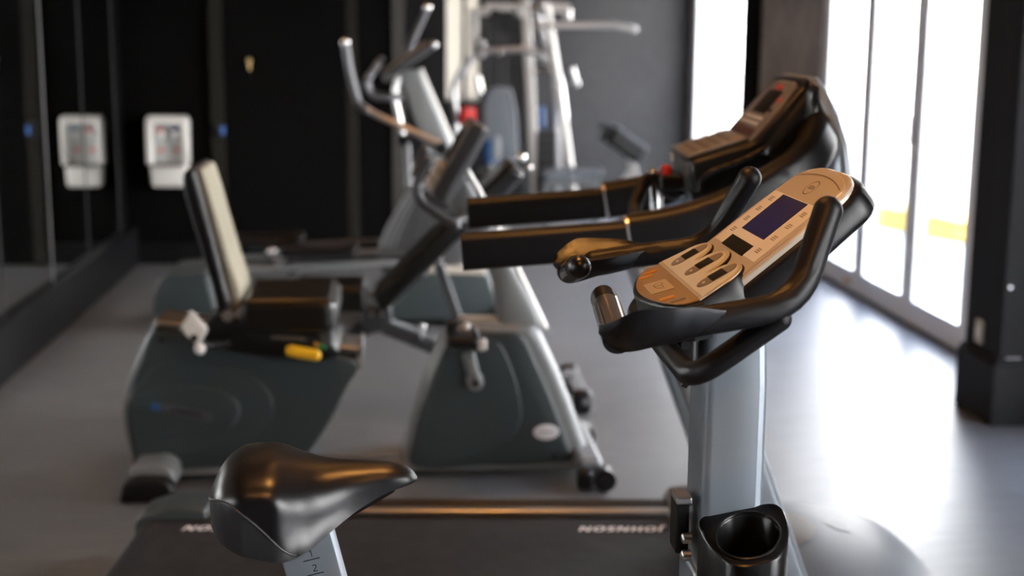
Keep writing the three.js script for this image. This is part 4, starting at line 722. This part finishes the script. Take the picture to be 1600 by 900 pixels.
// ================================================================ MULTI-GYM
{
  const t = thing('multi_gym', 'white framed multi-gym with lat bar and grey backrest in the far bay', 'multi gym', [0.95, 0, -11]);
  const X = -0.95, sq = (a, b, r = 0.03) => sweep([V(a[0] + X, a[1], a[2]), V(b[0] + X, b[1], b[2])], rrect(r * 2, r * 2, 0.008));
  part('center_post', sq([1.0, 1.80, 0], [1.12, 0.03, 0], 0.036), M.frameWhite, t, 'white square post');
  part('chrome_guide', [sweep([V(1.155 + X, 1.72, 0.12), V(1.256 + X, 1.15, 0.12)], circ(0.034, 18)), sweep([V(1.262 + X, 1.11, 0.12), V(1.425 + X, 0.05, 0.12)], circ(0.034, 18))], M.frameWhite, t, 'bright white leaning guide post');
  part('rear_post', [sq([1.10, 1.72, -0.1], [1.26, 1.2, -0.1], 0.025), sq([1.26, 1.2, -0.1], [1.30, 0.03, -0.1], 0.03)], M.aluStrip, t);
  part('top_beam', [sq([0.68, 1.72, 0], [1.36, 1.72, 0], 0.035), sq([0.60, 1.68, 0.02], [0.74, 1.68, 0.02], 0.03)], M.frameWhite, t);
  part('pulley_bracket', [rb(0.92 + X, 1.64, -0.05, 0.99 + X, 1.74, 0.05, 0.02), rb(1.09 + X, 1.66, 0.03, 1.16 + X, 1.76, 0.12, 0.02), rb(1.31 + X, 1.62, 0.0, 1.37 + X, 1.72, 0.06, 0.02)], M.chromeSatin, t);
  part('pulley', [cyl([0.76 + X, 1.66, 0.04], [0.76 + X, 1.66, 0.07], 0.04), cyl([0.86 + X, 1.58, 0.0], [0.86 + X, 1.58, 0.05], 0.09)], M.blackSatin, t);
  part('left_post', [sq([0.59, 1.70, 0.02], [0.60, 1.36, 0.02], 0.03)], M.frameWhite, t);
  part('press_arm', tube([[0.47 + X, 0.62, 0.1], [0.42 + X, 1.12, 0.1], [0.62 + X, 1.375, 0.1], [1.06 + X, 1.40, 0.1], [1.27 + X, 1.22, 0.1], [1.32 + X, 0.86, 0.1]], 0.026, 0.12), M.aluStrip, t, 'grey arched press arm');
  part('arm_joint', [ball(0.645 + X, 1.35, 0.14, 0.03), ball(0.79 + X, 1.37, 0.13, 0.025), ball(0.65 + X, 1.43, 0.11, 0.035), cyl([1.37 + X, 1.25, 0.14], [1.40 + X, 1.14, 0.14], 0.02), ball(1.40 + X, 1.13, 0.15, 0.03)], M.chromeSatin, t);
  part('hand_grip', [cyl([1.08 + X, 1.21, 0.12], [1.19 + X, 1.22, 0.14], 0.024), cyl([0.62 + X, 1.18, 0.14], [0.645 + X, 1.05, 0.14], 0.024)], M.chrome, t);
  part('lat_bar', tube([[1.10 + X, 1.578, 0.15], [1.69 + X, 1.585, 0.15], [1.86 + X, 1.555, 0.15]], 0.024, 0.06), M.frameWhite, t, 'white bent lat pull-down bar');
  part('bar_sleeve', cyl([1.67 + X, 1.588, 0.15], [1.71 + X, 1.583, 0.15], 0.026), M.aluStrip, t);
  part('back_pad', (() => { const g = ext(fillet([[-0.125, -0.30], [0.135, -0.30], [0.125, 0.12], [0.09, 0.30], [-0.07, 0.30], [-0.125, 0.18]], 0.05), -0.04, 0.04, 0.02); g.rotateX(-0.12); g.translate(0.785 + X, 0.80, 0.22); return g; })(), M.vinylGrey, t, 'grey vinyl back pad');
  part('pad_edge', sweep([[0.865, 1.09], [0.905, 0.92], [0.925, 0.55]].map(([x, y]) => V(x + X, y, 0.255 + (0.8 - y) * 0.12)), circ(0.014, 10)), M.vinylGrey, t);
  part('gym_seat', rb(0.62 + X, 0.40, 0.2, 0.98 + X, 0.47, 0.62, 0.025), M.vinylBlack, t);
  part('seat_column', [sq([0.80, 0.0, 0.42], [0.80, 0.41, 0.42], 0.04), sq([0.80, 0.06, 0.65], [0.80, 0.06, -0.2], 0.035)], M.frameWhite, t);
  part('cable', [[0.66], [0.72], [0.80], [0.86]].map(([x]) => cyl([x + X, 0.7, -0.08], [x + X, 1.62, -0.08], 0.004, 0.004, 6)), M.steelDark, t);
  for (let k = 0; k < 9; k++) part('weight_plate', rb(1.10 + X, 0.12 + k * 0.07, -0.12, 1.26 + X, 0.184 + k * 0.07, 0.06, 0.008, 2), M.plate, t);
  part('stack_cover', [rb(1.115 + X, 0.76, -0.08, 1.17 + X, 0.94, 0.02, 0.02)], M.blue, t, 'blue stack top');
  part('red_roller', [cyl([0.53 + X, 0.815, 0.22], [0.53 + X, 0.94, 0.22], 0.075, 0.07, 24)], M.red, t, 'red roller pad');
  part('blue_roller', [cyl([0.70 + X, 0.52, 0.36], [0.70 + X, 0.70, 0.36], 0.05, 0.05, 24)], M.blue, t, 'blue roller pad');
  part('roller_sleeve', [cyl([0.745 + X, 0.55, 0.38], [0.745 + X, 0.72, 0.38], 0.035), cyl([0.70 + X, 0.35, 0.36], [0.70 + X, 0.52, 0.36], 0.03)], M.lightSilver, t);
  part('base_frame', [sq([0.45, 0.03, 0.1], [1.45, 0.03, 0.1], 0.03), sq([0.47, 0.03, 0.1], [0.47, 0.62, 0.1], 0.025)], M.frameWhite, t);
}
// ================================================================ BENCHES IN THE FAR BAY
{
  const t = thing('flat_bench', 'low grey flat bench in front of the far grey wall', 'bench', [1.38, 0, -10.55]);
  part('bench_pad', [slab([-0.27, 0.43], [0.19, 0.47], 0.075, -0.14, 0.14, 0.03, 4)], M.vinylGrey, t, 'grey pad');
  for (const x of [-0.24, 0.155]) part('bench_leg', [rb(x - 0.025, 0.0, -0.025, x + 0.025, 0.43 + (x > 0 ? 0.02 : -0.03), 0.025, 0.006), rb(x - 0.025, 0.0, -0.2, x + 0.025, 0.04, 0.2, 0.006)], M.lightSilver, t);
  part('bench_rail', slab([-0.24, 0.36], [0.16, 0.38], 0.05, -0.025, 0.025, 0.006), M.lightSilver, t);
}
{
  const t = thing('preacher_bench', 'preacher curl bench with sloping black arm pad on a silver post', 'bench', [1.8, 0, -10.6]);
  part('arm_pad', slab([-0.185, 0.765], [0.07, 0.585], 0.15, -0.22, 0.22, 0.03, 4), M.vinylBlack, t, 'sloping black arm pad');
  part('bar_rest', [slab([-0.225, 0.815], [-0.16, 0.775], 0.05, -0.16, 0.16, 0.015)], M.blackSatin, t);
  part('pad_backing', slab([-0.10, 0.80], [0.11, 0.645], 0.016, -0.2, 0.2, 0.006), M.steelDark, t);
  part('post', [sweep([V(-0.01, 0.62, 0), V(0.06, 0.35, 0), V(0.09, 0.04, 0)], rrect(0.06, 0.06, 0.008)), slab([0.05, 0.50], [-0.16, 0.22], 0.05, -0.025, 0.025, 0.006), slab([-0.16, 0.24], [-0.16, 0.02], 0.05, -0.025, 0.025, 0.006)], M.frameWhite, t, 'silver post with brace');
  part('base_bar', [rb(-0.2, 0, -0.25, -0.14, 0.05, 0.25, 0.008), rb(0.06, 0, -0.25, 0.12, 0.05, 0.25, 0.008), rb(-0.2, 0, -0.03, 0.12, 0.05, 0.03, 0.008)], M.frameWhite, t);
}

// ================================================================ WATER DISPENSER AND SWITCH ON THE BLACK WALL
{
  const t = thing('water_dispenser', 'white wall-mounted water dispenser with two taps on the black wall', 'dispenser', [-1.487, 0.52, ZA]);
  part('body', [ext(fillet([[-0.13, 0.135], [0.13, 0.135], [0.135, 0.43], [0.11, 0.455], [-0.11, 0.455], [-0.135, 0.43]], 0.025), 0.0, 0.05, 0.012), ext(fillet([[-0.135, 0.14], [-0.095, 0.15], [-0.085, 0.40], [-0.10, 0.45], [-0.135, 0.44]], 0.02), 0.03, 0.13, 0.012), ext(fillet([[0.135, 0.14], [0.095, 0.15], [0.085, 0.40], [0.10, 0.45], [0.135, 0.44]].reverse(), 0.02), 0.03, 0.13, 0.012), rb(-0.13, 0.40, 0.02, 0.13, 0.457, 0.13, 0.02)], M.whitePlastic, t, 'white housing');
  part('recess_panel', rb(-0.09, 0.15, 0.045, 0.09, 0.40, 0.056, 0.004), M.keypadFace, t);
  part('reservoir', ext(fillet([[-0.11, 0.0], [0.11, 0.0], [0.118, 0.135], [-0.118, 0.135]], 0.025), 0.0, 0.12, 0.015), M.whitePlastic, t);
  part('drip_tray', rb(-0.09, 0.135, 0.05, 0.09, 0.15, 0.15, 0.006), M.keyGrey, t);
  for (const [x, m] of [[-0.045, M.red], [0.045, M.blue]]) {
    const p = part('tap', [cyl([x, 0.345, 0.05], [x, 0.345, 0.10], 0.022), cyl([x, 0.345, 0.09], [x, 0.305, 0.10], 0.013), ball(x, 0.345, 0.10, 0.024)], M.whitePlastic, t);
    part('tap_lever', rb(x - 0.014, 0.358, 0.085, x + 0.014, 0.378, 0.125, 0.005), m, p);
  }
  part('tap_label', [rb(-0.065, 0.225, 0.055, -0.03, 0.245, 0.058, 0.001), rb(0.03, 0.225, 0.055, 0.065, 0.245, 0.058, 0.001)], M.red, t);
}
{
  const t = thing('light_switch', 'small dark switch plate with a blue indicator by the door frame', 'switch', [-1.172, 0.885, ZA + 0.045]);
  part('switch_plate', rb(-0.035, -0.05, 0, 0.045, 0.05, 0.01, 0.004), M.blackPlastic, t);
  part('indicator_light', rb(0.022, -0.028, 0.009, 0.044, 0.022, 0.014, 0.003), emitBlue, t, 'blue indicator light');
}
// ---------------------------------------------------------------- seen washed out through the glass doors
{
  const t = thing('patio_bench', 'pale yellow storage bench on the bright patio outside the glass doors', 'bench', [4.25, -0.02, -10.35], 0.35);
  part('bench_box', rb(-0.2, 0, -0.55, 0.2, 0.14, 0.55, 0.02), M.yellowOut, t);
  part('bench_lid', rb(-0.22, 0.14, -0.58, 0.22, 0.17, 0.58, 0.012), M.yellowOut, t);
}

renderer.render(scene, camera);
